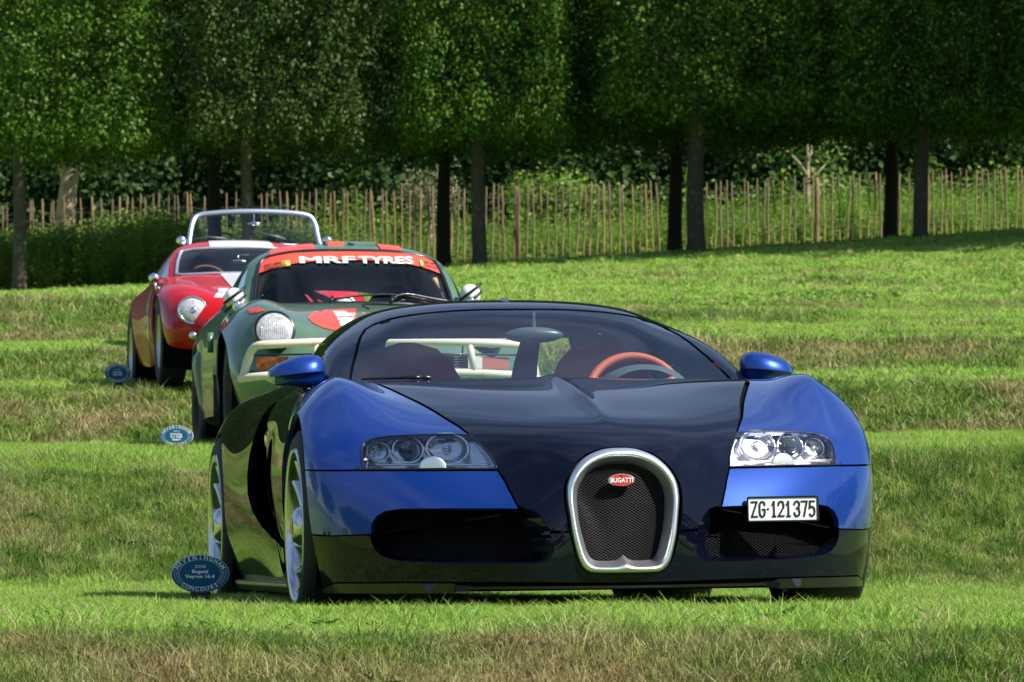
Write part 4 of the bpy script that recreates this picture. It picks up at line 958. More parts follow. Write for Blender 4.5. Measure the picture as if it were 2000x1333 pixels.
def trunk_mesh(r0, r1, h, lean=(0, 0), seed=0, limbs=5):
    r = random.Random(seed); mb = MB(); n = 9
    pts = [(lean[0]*t+math.sin(t*4+seed)*.02, lean[1]*t, h*t-.15) for t in np.linspace(0, 1, n)]
    mb.tube(pts, [r0*(1.25 if i == 0 else 1)+(r1-r0)*i/(n-1) for i in range(n)], 12)
    for k in range(limbs):
        a = k*6.283/limbs+r.uniform(-.4, .4); l_ = r.uniform(.8, 1.4); z0 = h*r.uniform(.86, 1.0)
        mb.tube([(lean[0], lean[1], z0), (lean[0]+math.cos(a)*l_*.5, math.sin(a)*l_*.5, z0+l_*.5), (lean[0]+math.cos(a)*l_, math.sin(a)*l_, z0+l_*1.2)], [r1*.55, r1*.38, r1*.15], 7)
    return mb
_proto = {}
def clipped_tree(px, y, crown_px, bottom_row, r0, bark, crown, label, w=1.0, seed=0, turn=0):
    x = (px-1000)/FPX*y; z = float(ground_z(x, y)); t = empty('clipped_tree', (x, y, z), 0, label, 'tree', 'clipped block trees in two rows before the fence')
    zc = row2z(y-1.7, bottom_row)-z+.36; h = zc+.4
    trunk_mesh(r0, r0*.72, h, seed=seed).build('trunk', bark, t)
    c = link('crown', crown, None, t, smooth=False); c.location = ((crown_px-px)/FPX*y, 0, zc); c.rotation_euler = (0, 0, turn*math.pi/2); c.scale = (w, 1, 1) if turn % 2 == 0 else (1, w, 1)
    return t
for i, (px, cpx, row, r0, w, lab) in enumerate([
    (37, 118, 318, .125, .89, 'clipped block tree with mossy slim trunk at the far left, in front of the bushes'),
    (483, 550, 296, .115, .785, 'olive-toned clipped block tree standing behind the silver open car'),
    (935, 950, 292, .13, .745, 'bright green clipped block tree with grey trunk right of the green rally coupe'),
    (1360, 1388, 250, .155, .97, 'bright green clipped block tree with the thickest grey mottled trunk'),
    (1800, 1772, 262, .13, .755, 'dark clipped block tree with pale trunk beside a black trunk on the upper slope'),
    (2110, 2150, 262, .13, 1.0, 'dark clipped block tree whose crown fills the top right corner')]):
    clipped_tree(px, 84.0, cpx, row, r0, M_BARK, _crown_olive if i == 1 else _crowns[i % 3], lab, w, i, i)
for i, (px, row, lab) in enumerate([
    (-20, 320, 'shaded back-row block tree cut by the left edge of the picture'),
    (420, 312, 'shaded back-row block tree with black trunk behind the silver open car'),
    (868, 318, 'shaded back-row block tree with black trunk left of the grey one'),
    (1320, 304, 'shaded back-row block tree with black trunk left of the thickest mottled trunk'),
    (1740, 292, 'shaded back-row block tree with black trunk high on the slope'),
    (2140, 285, 'shaded back-row block tree at the right edge of the picture')]):
    clipped_tree(px, 88.2, px, row, .135, M_SHADEBARK, _crowns[(i+1) % 3], lab, 1.02, 20+i, i+1)
# trees standing outside the picture on the right: they throw the shade on the slope
for i, (x, y, s_) in enumerate([(11.6, 78.5, 1.0), (15.5, 77, 1.0)]):
    z = float(ground_z(x, y)); t = empty('clipped_tree', (x, y, z), 0, 'clipped block tree on the slope beyond the right edge of the picture', 'tree', 'clipped block trees beyond the right edge')
    trunk_mesh(.13, .09, 2.6, seed=40+i).build('trunk', M_BARK, t); c = link('crown', _crowns[i % 3], None, t, smooth=False); c.location = (0, 0, 2.1)
# ---- dense wood behind
def wood(name, n, x0, x1, y0, y1, z0, z1, size, per, r_cl, seed, m_):
    r = np.random.default_rng(seed); x = r.uniform(x0, x1, n); y = r.uniform(y0, y1, n); z = r.uniform(0, 1, n)
    zz = ground_z(x, y); z = zz+z0+z*(z1-z0)*(.75+.25*np.sin(x*.9+seed)); y = y+1.1*np.sin(x*1.3)*np.cos(z*1.1)
    V, F = leafquads(np.stack([x, y, z], 1), r_cl, per, size, r)
    return link(name, npmesh(name, V, F), m_, smooth=False)
tag(wood('woodland', 5200, -15, 16, 109, 114, 0, 7.5, .17, 55, .9, 51, M_WOODLEAF), kind='stuff')
tag(wood('woodland', 2600, -18, 20, 118, 124, 0, 12, .20, 60, 1.2, 52, M_WOODLEAF), kind='stuff')
mb = MB(); mb.grid([[(x, 128+abs(x)*.1+4*t_, -1+26*t_+1.5*math.sin(x*.3)) for x in np.linspace(-60, 70, 40)] for t_ in (0, .3, .6, .85, 1, 1.15)], 0); tag(mb.build('wooded_hill', mat('wooded_hill_green', (.012, .024, .008), 1.0, noise=(.8, (.022, .04, .012), .4, .6), spec=0)), kind='structure')
# ---- nettles behind the fence, bushes before it on the left
def stalk(name, h, n, lw, seed, m_):
    r = np.random.default_rng(seed); v = []; f = []
    for k in range(3):
        bx, by = r.uniform(-.12, .12, 2); H = h*r.uniform(.7, 1.1); dx, dy = r.uniform(-.12, .12, 2)
        b = len(v); v += [(bx-.006, by, 0), (bx+.006, by, 0), (bx+dx+.003, by+dy, H), (bx+dx-.003, by+dy, H)]; f.append((b, b+1, b+2, b+3))
        for i in range(n):
            t = (i+1)/n; z = H*t; a = i*2.4+r.uniform(-.5, .5); L_ = lw*(1.25-.7*t)*r.uniform(.7, 1.2); c, s = math.cos(a), math.sin(a); px_, py_ = bx+dx*t, by+dy*t; dr = -.35*L_
            b = len(v); v += [(px_, py_, z), (px_+c*L_*.5-s*L_*.28, py_+s*L_*.5+c*L_*.28, z+.1*L_), (px_+c*L_, py_+s*L_, z+dr), (px_+c*L_*.5+s*L_*.28, py_+s*L_*.5-c*L_*.28, z+.1*L_)]; f.append((b, b+1, b+2, b+3))
    me = mesh(name, v, f); me.materials.append(m_); return bpy.data.objects.new(name, me)
_n1 = [stalk('nettle', 1.25, 11, .17, s, M_NETTLE) for s in (1, 2)]; _n2 = [stalk('bramble', 1.0, 12, .17, s, M_BUSH) for s in (3, 4)]
def plant_out(name, srcs, n, pxa, pxb, y0, y1, s0, s1, seed, off=0):
    r = np.random.default_rng(seed); y = r.uniform(y0, y1, n); x = (r.uniform(pxa, pxb, n)-1000)/FPX*y; z = ground_z(x, y)+off
    s = r.uniform(s0, s1, n)*(.85+.3*wob(x, y, 1.0, seed)); return tag(scatter(name, np.stack([x, y, z], 1), np.stack([r.uniform(-.15, .15, n), r.uniform(-.15, .15, n), r.uniform(0, 6.28, n)], 1), np.stack([s]*3, 1), r.integers(0, len(srcs), n), srcs), kind='stuff')
plant_out('nettles', _n1, 3600, 560, 2150, 98.3, 106, .58, .92, 61)
plant_out('nettles', _n1, 500, 1500, 2150, 101, 106, .9, 1.2, 65)
plant_out('nettles', _n1, 700, -120, 400, 88.6, 92, .55, .95, 66)
plant_out('undergrowth', _n2, 1700, -120, 380, 89.5, 95.5, .9, 1.35, 62)
plant_out('undergrowth', _n2, 700, 330, 640, 92, 96, .8, 1.15, 63)
plant_out('undergrowth', _n2, 1300, -100, 2100, 104, 108.5, 1.2, 2.1, 64)
# pale bush and young tree behind the fence, old leaning trunk on the left
def bush(name, px, row_top, row_bot, y, w, m_, label, n=150, per=26, size=.10, trunk=None):
    x = (px-1000)/FPX*y; zt, zb = row2z(y, row_top), row2z(y, row_bot); z0 = float(ground_z(x, y)); t = empty(name, (x, y, z0), 0, label, 'bush' if trunk is None else 'tree')
    r = np.random.default_rng(int(px)); a = r.normal(size=(n, 3)); a /= np.linalg.norm(a, axis=1)[:, None]; a *= (r.uniform(size=n)**.4)[:, None]
    C = a*[w, w, (zt-zb)/2]+[0, 0, (zt+zb)/2-z0]; V, F = leafquads(C, .26, per, size, r); link('foliage', npmesh('foliage', V, F), m_, t, smooth=False)
    mb = MB(); mb.tube([(0, 0, -.1), (.03, 0, (zb-z0)*.6), (0, 0, (zt+zb)/2-z0)], [.05, .04, .02], 8); mb.build('stem', M_PALEBARK, t); return t
bush('pale_bush', 838, 322, 430, 99.5, .55, M_PALEBUSH, 'pale grey-green bush behind the fence left of the black trunk', 70, 20, .07)
bush('shrub', 1075, 345, 420, 107, 1.0, M_BUSH, 'rounded green shrub in the wood between two block trees')
t = empty('young_tree', tuple(at(1578, 430, 100)-Vector((0, 0, 1.2))), 0, 'young tree with bare pale forked branches behind the fence', 'tree')
o_ = t.location
def pt(px, row, dy=0): return at(px, row, 100+dy)-o_
mb = MB()
for P_, r_ in (([(1580, 520), (1579, 420), (1577, 360), (1578, 310), (1572, 250)], .065), ([(1578, 345), (1560, 318), (1537, 295), (1515, 287), (1492, 278)], .035), ([(1537, 297), (1530, 282), (1532, 262)], .02), ([(1577, 312), (1585, 298), (1586, 262)], .03), ([(1578, 352), (1600, 335), (1612, 322)], .025), ([(1573, 272), (1565, 250), (1562, 225)], .02)):
    mb.tube([pt(a_, b_, .1*i) for i, (a_, b_) in enumerate(P_)], list(np.linspace(r_, r_*.45, len(P_))), 7)
mb.build('trunk', M_PALEBARK, t)
r_ = np.random.default_rng(77); C = np.array([tuple(pt(r_.uniform(1495, 1640), r_.uniform(215, 400), r_.uniform(.3, 1.3))) for _ in range(60)]); V, F = leafquads(C, .35, 14, .12, r_); link('crown', npmesh('crown', V, F), M_BUSH, t, smooth=False)
b0 = at(130, 440, 99); b0.z = float(ground_z(b0.x, 99)); t = empty('old_tree', b0, 0, 'old tree with pale leaning forked trunk behind the bushes on the left', 'tree')
def pt(px, row, y=99): return at(px, row, y)-b0
mb = MB(); mb.tube([Vector((0, 0, -.1)), pt(128, 430), pt(133, 370), pt(140, 335), pt(160, 308), pt(190, 280)], [.24, .20, .17, .16, .10, .07], 12); mb.tube([pt(134, 360), pt(124, 325), pt(118, 290), pt(110, 240)], [.13, .12, .11, .09], 10); mb.tube([pt(160, 308), pt(178, 303), pt(190, 304)], [.04, .03, .015], 7); mb.build('trunk', M_PALEBARK, t)
r_ = np.random.default_rng(78); C = np.array([tuple(pt(r_.uniform(0, 330), r_.uniform(20, 300), r_.uniform(98, 101))) for _ in range(260)]); V, F = leafquads(C, .5, 22, .16, r_); link('crown', npmesh('crown', V, F), M_WOODLEAF, t, smooth=False)
# lit bank of leaves behind the fence on the right
# ---- paling fence
FT = ([-60, 0, 150, 300, 500, 700, 900, 1100, 1300, 1500, 1700, 1850, 2060], [403, 399, 388, 381, 377, 371, 363, 359, 356, 350, 338, 333, 325])
fence = empty('paling_fence', (0, 97, float(ground_z(0, 97))), 0, 'long chestnut paling fence of thin upright stakes along the top of the lawn', 'fence'); fo = fence.location.copy()
def pale_mesh(seed, r0, H):
    r = random.Random(seed); mb = MB(); n = 5
    mb.tube([(r.uniform(-.012, .012), r.uniform(-.01, .01), H*i/n) for i in range(n)]+[(0, 0, H*.97), (0, 0, H)], [r0*r.uniform(.85, 1.15) for _ in range(n)]+[r0*.8, r0*.25], 6); return mesh('pale', mb.v, mb.f)
pm = [pale_mesh(s, .016+.004*(s % 3), 1.62) for s in range(8)]
for i, m_ in enumerate(pm): m_.materials.append(M_PALE if i % 2 == 0 else M_PALEDIM); m_.polygons.foreach_set('use_smooth', [True]*len(m_.polygons))
px = -40.0; pr = random.Random(9); tops = []
while px < 2050:
    row = float(np.interp(px, *FT))+pr.uniform(-5, 5); p = at(px, row, 97+pr.uniform(-.03, .03)); tops.append((px, p))
    o = bpy.data.objects.new('pale', pm[pr.randrange(8)] if px < 900 or pr.random() < .5 else pm[pr.randrange(4)*2+1]); COL.objects.link(o); o.parent = fence; o.location = (p.x-fo.x, p.y-fo.y, p.z-1.62-fo.z)  # right half takes more dim stakes, standing in for weaker light
    o.rotation_euler = (pr.uniform(-.03, .03), pr.uniform(-.05, .05)-.01, pr.uniform(0, 6.28)); px += 13.5*pr.uniform(.82, 1.18)
for px in (1010, 1596):
    p = at(px, np.interp(px, *FT)+4, 97.06); mb = MB(); mb.tube([(0, 0, -.3), (0, 0, 1.5), (0, 0, 1.6)], [.055, .05, .03], 10); mb.build('post', M_PALE, fence, (p.x-fo.x, p.y-fo.y, p.z-1.6-fo.z))
for dz in (.28, .85, 1.38):
    mb = MB(); mb.tube([(q[1].x-fo.x, q[1].y-fo.y-.025, q[1].z-dz-fo.z) for q in tops[::3]], .004, 4, cap=False); mb.build('wire', M_WIRE, fence)
# ---- trees and shrubs on the far side of the lawn, behind the camera (they show in the paint)
def far_tree(x, y, h, w, seed):
    z = float(ground_z(x, y)); t = empty('parkland_tree', (x, y, z), 0, 'broad parkland tree behind the photographer', 'tree', 'parkland trees behind the photographer')
    r = np.random.default_rng(seed); n = 130; a = r.normal(size=(n, 3)); a /= np.linalg.norm(a, axis=1)[:, None]; a *= (r.uniform(size=n)**.3)[:, None]; C = a*[w, w, h*.42]+[0, 0, h*.56]
    V, F = leafquads(C, w*.35, 20, w*.17, r); link('crown', npmesh('crown', V, F), M_WOODLEAF, t, smooth=False); trunk_mesh(w*.09, w*.06, h*.5, seed=seed).build('trunk', M_BARK, t); return t
for i, (x, y, h, w) in enumerate([(-70, -48, 13, 6), (-58, -55, 15, 7), (-44, -58, 12, 6.5), (-30, -62, 14, 7), (-16, -66, 12, 6), (-3, -70, 13, 7), (12, -68, 11, 6), (24, -60, 14, 7), (36, -38, 17, 8), (45, -22, 18, 8), (50, -4, 15, 7), (-60, -18, 13, 6), (-62, 4, 14, 7), (-58, 22, 15, 7), (-50, 40, 14, 7), (34, 30, 12, 5)]): far_tree(x, y, h, w, 100+i)
for i, (x, y, h, w) in enumerate([(15.6, 77.5, 21, 4.4)]): far_tree(x, y, h, w, 150+i)['label'] = 'park tree beside the slope just beyond the right edge'
# ================================================================== the other show cars
GRP = 'show cars parked nose to tail on the terraces'
M_CHROMEW = mat('bright_chrome', (.82, .83, .85), .12, 1.0)
M_LAMP = mat('frosted_lamp_glass', (.36, .35, .37), .3, .1, coat=1.0, noise=(60, (.55, .55, .58), .4, .6))
def sheet_patch(S, u0, u1, v0, v1, n=40, m=40):
    G = S.evalgrid(np.linspace(v0, v1, n), np.linspace(u0, u1, m)); return G
def both_grid(G, weld=True):
    mb = MB(); k = G.shape[1]; M = (G*[-1, 1, 1])[:, ::-1]
    A = np.concatenate([M[:, :-1] if abs(G[:, 0, 0]).max() < 1e-4 else M, G], 1) if abs(G[:, 0, 0]).max() < 1e-4 else None
    if A is not None: mb.grid(A, 0)
    else: mb.grid(G, 0); mb.grid(M, 0)
    return mb
def panel_obj(S, name, m, poly, parent, sgns=(1,), both=False, h=.03, flange=0, off=0.0):
    v, f = panel_mesh(S, poly, (), h, flange, off)
    if both:
        mb = MB(); mirror_add(mb, v, f); weld_centre(mb); return [mb.build(name, m, parent)]
    out = []
    for s in sgns:
        mb = MB(); mb.add([(p[0]*s, p[1], p[2]) for p in v], f if s > 0 else [q[::-1] for q in f]); out.append(mb.build(name, m, parent))
    return out
def yon(S):
    """depth y of surface S as a smooth function of (x, z)"""
    def f(x, z):
        d = (S.G[..., 0]-abs(x))**2+(S.G[..., 2]-z)**2; i = np.argsort((d+1e-3*S.G[..., 1]).ravel())[:4]; w = 1/(d.ravel()[i]+1e-9); return float((S.G[..., 1].ravel()[i]*w).sum()/w.sum())
    return f
def decal_text(S, F, s, px, row, pw, ph, mat_, parent, name='lettering', bold=.004, off=.006, lines=None, ydep=None, slant=0.0, heavy=(0,)):
    """lettering laid on surface S, centred on picture position, pw x ph picture pixels"""
    v, f = text_mesh(s, 1.0, 0, bold); v = np.array(v); lo, hi = v.min(0), v.max(0); w, h = hi[0]-lo[0], hi[2]-lo[2]
    c = (lo+hi)/2; y0 = ydep; a = F.at(px, row, y0); k = F.at(px+10, row, y0)-a; q = F.at(px, row-10, y0)-a; fx, fz = k[0]/10*pw/w, q[2]/10*ph/h
    yf = yon(S); out = []
    # refine the depth at the centre
    for _ in range(4): y0 = yf(a[0], a[2]); a = F.at(px, row, y0)
    for p in v:
        x = a[0]+(p[0]-c[0])*fx; z = a[2]+(p[2]-c[2])*fz+slant*(p[0]-c[0])*fx; out.append((x, yf(x, z)-off, z))
    mb = MB()
    for k_, dx in enumerate(heavy): mb.add([(p[0]+dx*fx*1.0, p[1]-.0008*k_, p[2]+(.03*fz if k_ == 1 else 0)) for p in out], f)
    return mb.build(name, mat_, parent, smooth=False)
def simple_wheel(parent, x, y, z, r, w, side, rim_r, rimmat, knobs=None, tyremat=None):
    wl = empty('wheel', (x, y, z)); wl.parent = parent; hw = w/2; o_ = side
    mb = MB(); mb.lathe([(-o_*hw*.9, rim_r), (-o_*hw, rim_r+.02), (-o_*hw, r-.04), (-o_*hw*.85, r-.006), (0, r), (o_*hw*.85, r-.006), (o_*hw, r-.04), (o_*hw, rim_r+.02), (o_*hw*.9, rim_r)], 48)
    if knobs:
        for k in range(44):
            a = 2*math.pi*k/44
            for j in (-1, 0, 1):
                aa = a+.07*(j % 2); mb.box((j*hw*.58, (r+.002)*math.cos(aa), (r+.002)*math.sin(aa)), (hw*.45, .026, .016), rot=Matrix.Rotation(aa-math.pi/2, 3, 'X'))
    mb.build('tyre', tyremat or M_TYRE, wl)
    mb = MB(); mb.lathe([(o_*hw*.88, rim_r+.002), (o_*hw*.93, rim_r-.01), (o_*hw*.6, rim_r-.03), (o_*hw*.3, rim_r*.5), (o_*hw*.45, .05), (o_*hw*.75, .045), (o_*hw*.8, .001)], 40); mb.build('rim', rimmat, wl)
    for k in range(5):
        a = 2*math.pi*k/5; mb = MB(); mb.box((o_*hw*.5, rim_r*.6*math.cos(a), rim_r*.6*math.sin(a)), (.02, rim_r*.75, .05), rot=Matrix.Rotation(a, 3, 'X')); mb.build('spoke', rimmat, wl)
    return wl
def arch_liner(parent, sgn, y, z, r, x0, x1):
    mb = MB(); mb.grid([[(sgn*x_, y+r*math.cos(t), z+r*math.sin(t)) for t in np.linspace(math.radians(-35), math.radians(215), 20)] for x_ in (x0, x1)], 0)
    mb.add([(sgn*x0, y+r*math.cos(t), z+r*math.sin(t)) for t in np.linspace(math.radians(-35), math.radians(215), 20)], [tuple(range(20))]); mb.build('arch_liner', M_DARK, parent)

# ------------------------------------------------------------------ green and red rally coupe
def coupe():
    F = Frame(-.830, 30.0, .800, 8.7, roll=.006)
    G1 = mat('green_rally_paint', (.070, .145, .085), .32, coat=.7, noise=(3.5, (.10, .165, .11), .45, .75)); G2 = mat('dusty_green_flare', (.14, .22, .175), .45, coat=.3, noise=(3.2, (.20, .17, .13), .50, .68))
    RD = mat('orange_red_decal', (.72, .075, .04), .45, coat=.4); WH = mat('white_decal', (.82, .80, .78), .5); BB = mat('chipped_white_bar', (.66, .61, .50), .45, noise=(9, (.42, .32, .2), .60, .72)); YL = mat('cream_cage_tube', (.72, .50, .22), .5); YD = mat('yellow_sticker', (.80, .55, .10), .5)
    OR = mat('amber_lens', (.62, .16, .02), .15, coat=1.0, noise=(40, (.40, .07, .01), .45, .6)); RL = mat('smoky_red_lens', (.35, .10, .07), .2, coat=1.0); CL = mat('clear_lens', (.55, .55, .55), .15, coat=1.0); MUD = mat('mud_stained_rubber', (.03, .027, .024), .9, noise=(8, (.10, .06, .035), .5, .65))
    GL = glass_mat('coupe_glass', (.92, .95, .95)); SEAT = mat('black_cloth', (.012, .012, .014), .9)
    root = F.root('rally_coupe', 'green and red rally coupe with white bull bar and red windscreen banner', 'car', GRP)
    net = [
     [(0,-.74,.25),(.3,-.73,.25),(.48,-.70,.25),(.64,-.60,.25),(.76,-.47,.25),(.80,-.385,.25)],
     [(0,-.80,.40),(.3,-.79,.40),(.49,-.76,.40),(.66,-.66,.40),(.80,-.48,.40),(.845,-.365,.40)],
     [(0,-.72,.57),(.3,-.71,.57),(.48,-.68,.57),(.64,-.60,.575),(.80,-.42,.58),(.862,-.29,.57)],
     [(0,-.62,.66),(.3,-.60,.665),(.46,-.57,.69),(.62,-.50,.755),(.785,-.33,.72),(.868,-.17,.655)],
     [(0,-.35,.765),(.3,-.34,.77),(.47,-.32,.80),(.63,-.28,.862),(.775,-.20,.80),(.872,-.04,.705)],
     [(0,.1,.855),(.3,.1,.86),(.48,.1,.872),(.62,.08,.905),(.765,.06,.845),(.872,.06,.705)],
     [(0,.45,.898),(.3,.46,.897),(.5,.48,.902),(.64,.46,.90),(.765,.35,.84),(.868,.27,.61)],
     [(0,.66,.912),(.3,.68,.908),(.5,.72,.90),(.66,.76,.89),(.785,.62,.80),(.86,.37,.40)]]
    S = Surf(net, F); U, V = S.u[-1], S.v[-1]; fp = lambda L_: [S.find(*p) for p in L_]
    body = both_grid(sheet_patch(S, 0, U, 0, V, 70, 60)).build('front_body', G1, root)
    # bonnet shut line
    for P_ in ([(567, 634), (580, 650), (592, 668), (600, 690), (604, 705)], [(630, 597.5), (700, 595.5), (760, 596)]):
        q = [S.ev([S.find(*p)])[0]+[0, -.003, .003] for p in P_]; MB().tube([tuple(p) for p in curve(q, 14)], .004, 5).build('shut_line', M_DARK, body)
    # decals
    panel_obj(S, 'red_roundel', RD, fp([(603,623),(606,617),(615,611.5),(635,607),(682,604.5),(697,604.2),(697,650),(664,648.5),(631,641),(613,632)]), body, (-1,), off=-.004)
    rr = panel_obj(S, 'red_roundel', RD, fp([(697,604.2),(697,650),(664,648.5),(664,604.5)]), body, (-1,), off=-.0035)
    panel_obj(S, 'white_figure', WH, fp([(652,610),(676.6,610),(680,614),(696,614),(692,620.5),(658.6,620.5)]), body, (-1,), off=-.007)
    panel_obj(S, 'white_figure', WH, fp([(659.5,622.5),(694,622.5),(680,639.4),(667.6,639)]), body, (-1,), off=-.007)
    panel_obj(S, 'red_patch', RD, fp([(480,607),(498,601.5),(514,604),(520,608),(505,612),(492,613)]), body, (-1, 1), off=-.004)
    # roundel continues past the middle
    mid = S.find(697, 612)
    # headlamps
    for sgn in (-1, 1):
        hl = empty('headlight'); hl.parent = root
        c = np.array(F.at(533, 646, -.585)); c = np.array([abs(c[0])*sgn*.985, c[1]-.035, c[2]]); r = .120; tl = .30
        def rg(rr, dy): return [(c[0]+rr*math.cos(t), c[1]+dy+rr*math.sin(t)*tl+.12*sgn*rr*math.cos(t), c[2]+rr*math.sin(t)*.97) for t in np.linspace(0, 2*math.pi, 40, endpoint=False)]
        MB().grid([rg(r*.96, .16), rg(r, .03), rg(r, 0), rg(r*.95, -.014), rg(r*.86, -.012)], 0, closev=True, flip=True).build('rim', M_GLOSSBLK, hl)
        MB().grid([rg(r*.865, -.010), rg(r*.6, -.026), rg(r*.3, -.033), rg(.001, -.035)], 0, closev=True, flip=True).build('glass', M_LAMP, hl)
        mb = MB(); 
        for k in np.linspace(-.8, .8, 15): mb.tube([(c[0]+k*r*.8, c[1]-.022-.012*(1-k*k)-r*.5*tl+.12*sgn*k*r, c[2]-r*.75*math.sqrt(1-k*k)), (c[0]+k*r*.8, c[1]-.024-.014*(1-k*k)+.12*sgn*k*r, c[2]), (c[0]+k*r*.8, c[1]-.012+r*.6*tl+.12*sgn*k*r-.01, c[2]+r*.7*math.sqrt(1-k*k))], .0016, 4, cap=False)
        tag(mb.build('glass_ribs', CL, hl), kind='stuff')
        # indicator and grille
        a = F.at(487, 712, -.60); 
        z0, z1 = .470, .540
        seg = lambda xa, xb, yo: [[(sgn*x_, -.805+.55*max(0, x_-.35)**1.25*1.15-yo, z_) for x_ in np.linspace(xa, xb, 6)] for z_ in (z0, z1)]
        il = MB(); il.grid(seg(.56, .73, .0), 0, flip=(sgn < 0)); il.build('indicator', OR if sgn < 0 else RL, root)
        il = MB(); il.grid(seg(.47, .56, .001), 0, flip=(sgn < 0)); il.build('side_lamp', CL, root)
        g = MB(); g.grid([[(sgn*x_, -.815+.55*max(0, x_-.35)**1.25, z_) for x_ in np.linspace(.26, .47, 6)] for z_ in (z0-.005, z1+.005)], 0, flip=(sgn < 0)); gr = g.build('horn_grille', M_GLOSSBLK, root)
        for zz in np.linspace(z0+.006, z1-.006, 5): MB().box((sgn*.365, -.825+.01, zz), (.20, .008, .005)).build('grille_bar', M_MESH, gr)
        mb = MB(); mb.tube([(sgn*x_, -.80+.55*max(0, x_-.35)**1.25, z1+.012) for x_ in np.linspace(.02, .80, 12)], .006, 6); mb.build('bumper_strip', M_GLOSSBLK, root)
        mb = MB(); mb.tube([(sgn*x_, -.82+.50*max(0, x_-.35)**1.25, z0-.012) for x_ in np.linspace(.02, .80, 12)], .006, 6); mb.build('bumper_strip', M_GLOSSBLK, root)
    # bull bar
    tb = [(470,741,-.92),(492,737.5,-1.0),(540,733,-1.08),(600,730,-1.10)]
    def mir(P3): return P3+[(-p[0], p[1], p[2]) for p in P3[::-1]]
    low = [tuple(F.at(*p)) for p in tb]; up = [tuple(F.at(*p)) for p in [(476,738,-.94),(486,700,-.96),(492,686,-.98),(503,676,-1.02),(522,673.5,-1.05),(560,671.5,-1.08),(620,669,-1.10)]]
    MB().tube([tuple(p) for p in curve(mir(low), 50)], .0235, 10).build('lower_rail', BB, root)
    MB().tube([tuple(p) for p in curve(mir(up), 70)], .0235, 10).build('upper_rail', BB, root)
    for sgn in (-1, 1):
        p = F.at(622, 668, -1.10); MB().tube([(sgn*abs(p[0]), -1.10, p[2]), (sgn*abs(p[0])*1.06, -1.10, low[-1][2])], .020, 8).build('bar_post', BB, root)
        MB().tube([(sgn*.5, -1.08, low[1][2]), (sgn*.5, -.6, .42)], .018, 8).build('bar_stay', BB, root)
    # greenhouse
    gnet = [
     [(0,.62,.905),(.3,.64,.90),(.48,.69,.890),(.60,.745,.878),(.665,.80,.872),(.71,.85,.86)],
     [(0,.82,1.08),(.3,.83,1.075),(.46,.86,1.065),(.575,.91,1.045),(.640,.96,1.03),(.72,1.1,.89)],
     [(0,1.02,1.240),(.28,1.025,1.233),(.42,1.04,1.216),(.525,1.07,1.190),(.600,1.11,1.15),(.72,1.35,.90)],
     [(0,1.50,1.298),(.26,1.5,1.288),(.40,1.5,1.265),(.50,1.5,1.222),(.590,1.5,1.14),(.72,1.7,.90)],
     [(0,2.05,1.23),(.25,2.05,1.22),(.38,2.05,1.19),(.47,2.05,1.14),(.56,2.05,1.05),(.71,2.2,.90)],
     [(0,2.85,.95),(.25,2.85,.94),(.4,2.85,.93),(.5,2.85,.90),(.6,2.85,.86),(.7,2.85,.80)]]
    GS = Surf(gnet, F); gU, gV = GS.u[-1], GS.v[-1]
    uw = GS.u[3]; v2 = GS.v[2]; u4 = GS.u[4]
    both_grid(sheet_patch(GS, 0, uw, 0, v2, 16, 24)).build('windscreen', GL, root)
    both_grid(sheet_patch(GS, 0, gU, v2, gV*.86, 40, 40)).build('roof', G1, root)
    for sgn in (-1, 1):
        A = sheet_patch(GS, uw, u4, 0, v2+.02, 14, 5)*[sgn, 1, 1]; mb = MB(); mb.grid(A, 0); mb.build('windscreen_pillar', G1, root)
        A = sheet_patch(GS, u4, gU, 0.01, v2+.02, 14, 6)*[sgn, 1, 1]; mb = MB(); mb.grid(A, 0); mb.build('quarter_light', GL, root)
    # rubber seal round the screen
    rim = [GS.ev([[u_, v_]])[0] for u_, v_ in [(0, v2)]+[(uw*t, v2) for t in (.25, .5, .75, .92)]+[(uw, v2*.93), (uw, v2*.6), (uw, v2*.3), (uw, .02), (uw*.9, 0), (uw*.5, 0), (0, 0)]]
    ring = [tuple(p+[0, -.004, .004]) for p in rim]; full = ring+[(-p[0], p[1], p[2]) for p in ring[::-1][1:-1]]
    MB().tube(full, .013, 6, closed=True).build('screen_seal', M_GLOSSBLK, root)
    # banner
    nb = 26; top_ = np.linspace(0, uw*.985, nb)
    B_ = np.array([GS.ev(np.stack([top_, np.full(nb, v2*(1-.01))], 1)), GS.ev(np.stack([top_, v2*(.90-.05*(top_/uw)**2)], 1)), GS.ev(np.stack([top_, v2*(.80-.13*(top_/uw)**2)], 1))])+[0, -.008, .004]
    ban = both_grid(B_).build('windscreen_banner', RD, root)
    decal_text(GS, F, 'MRF', 641.5, 508.0, 105, 13.5, WH, ban, bold=.0, off=.016, ydep=1.0, heavy=(-.03, 0, .04))
    decal_text(GS, F, 'TYRES', 755.5, 508.5, 106, 14.5, WH, ban, bold=.008, off=.016, ydep=1.0, heavy=(-.03, 0, .035))
    for sgn, px_, row_, t1 in ((-1, 541, 518.5, 0), (1, 847, 518.5, 0)):
        yf = yon(GS); c = F.at(px_, row_, .98); c[1] = yf(c[0], c[2]); w_ = .080
        mb = MB(); mb.add([(c[0]+a_*w_, yf(c[0]+a_*w_, c[2]+b_*.018+.0)-.013, c[2]+b_*.018-sgn*a_*.013) for a_, b_ in ((-1, -1), (1, -1), (1, 1), (-1, 1))], [(0, 1, 2, 3)]); st = mb.build('sticker', YD, ban, smooth=False)
        decal_text(GS, F, 'EAST AFRICAN', px_, row_-3, 44, 5, M_BLACKINK, st, bold=.02, off=.019, ydep=.98, slant=-sgn*.16)
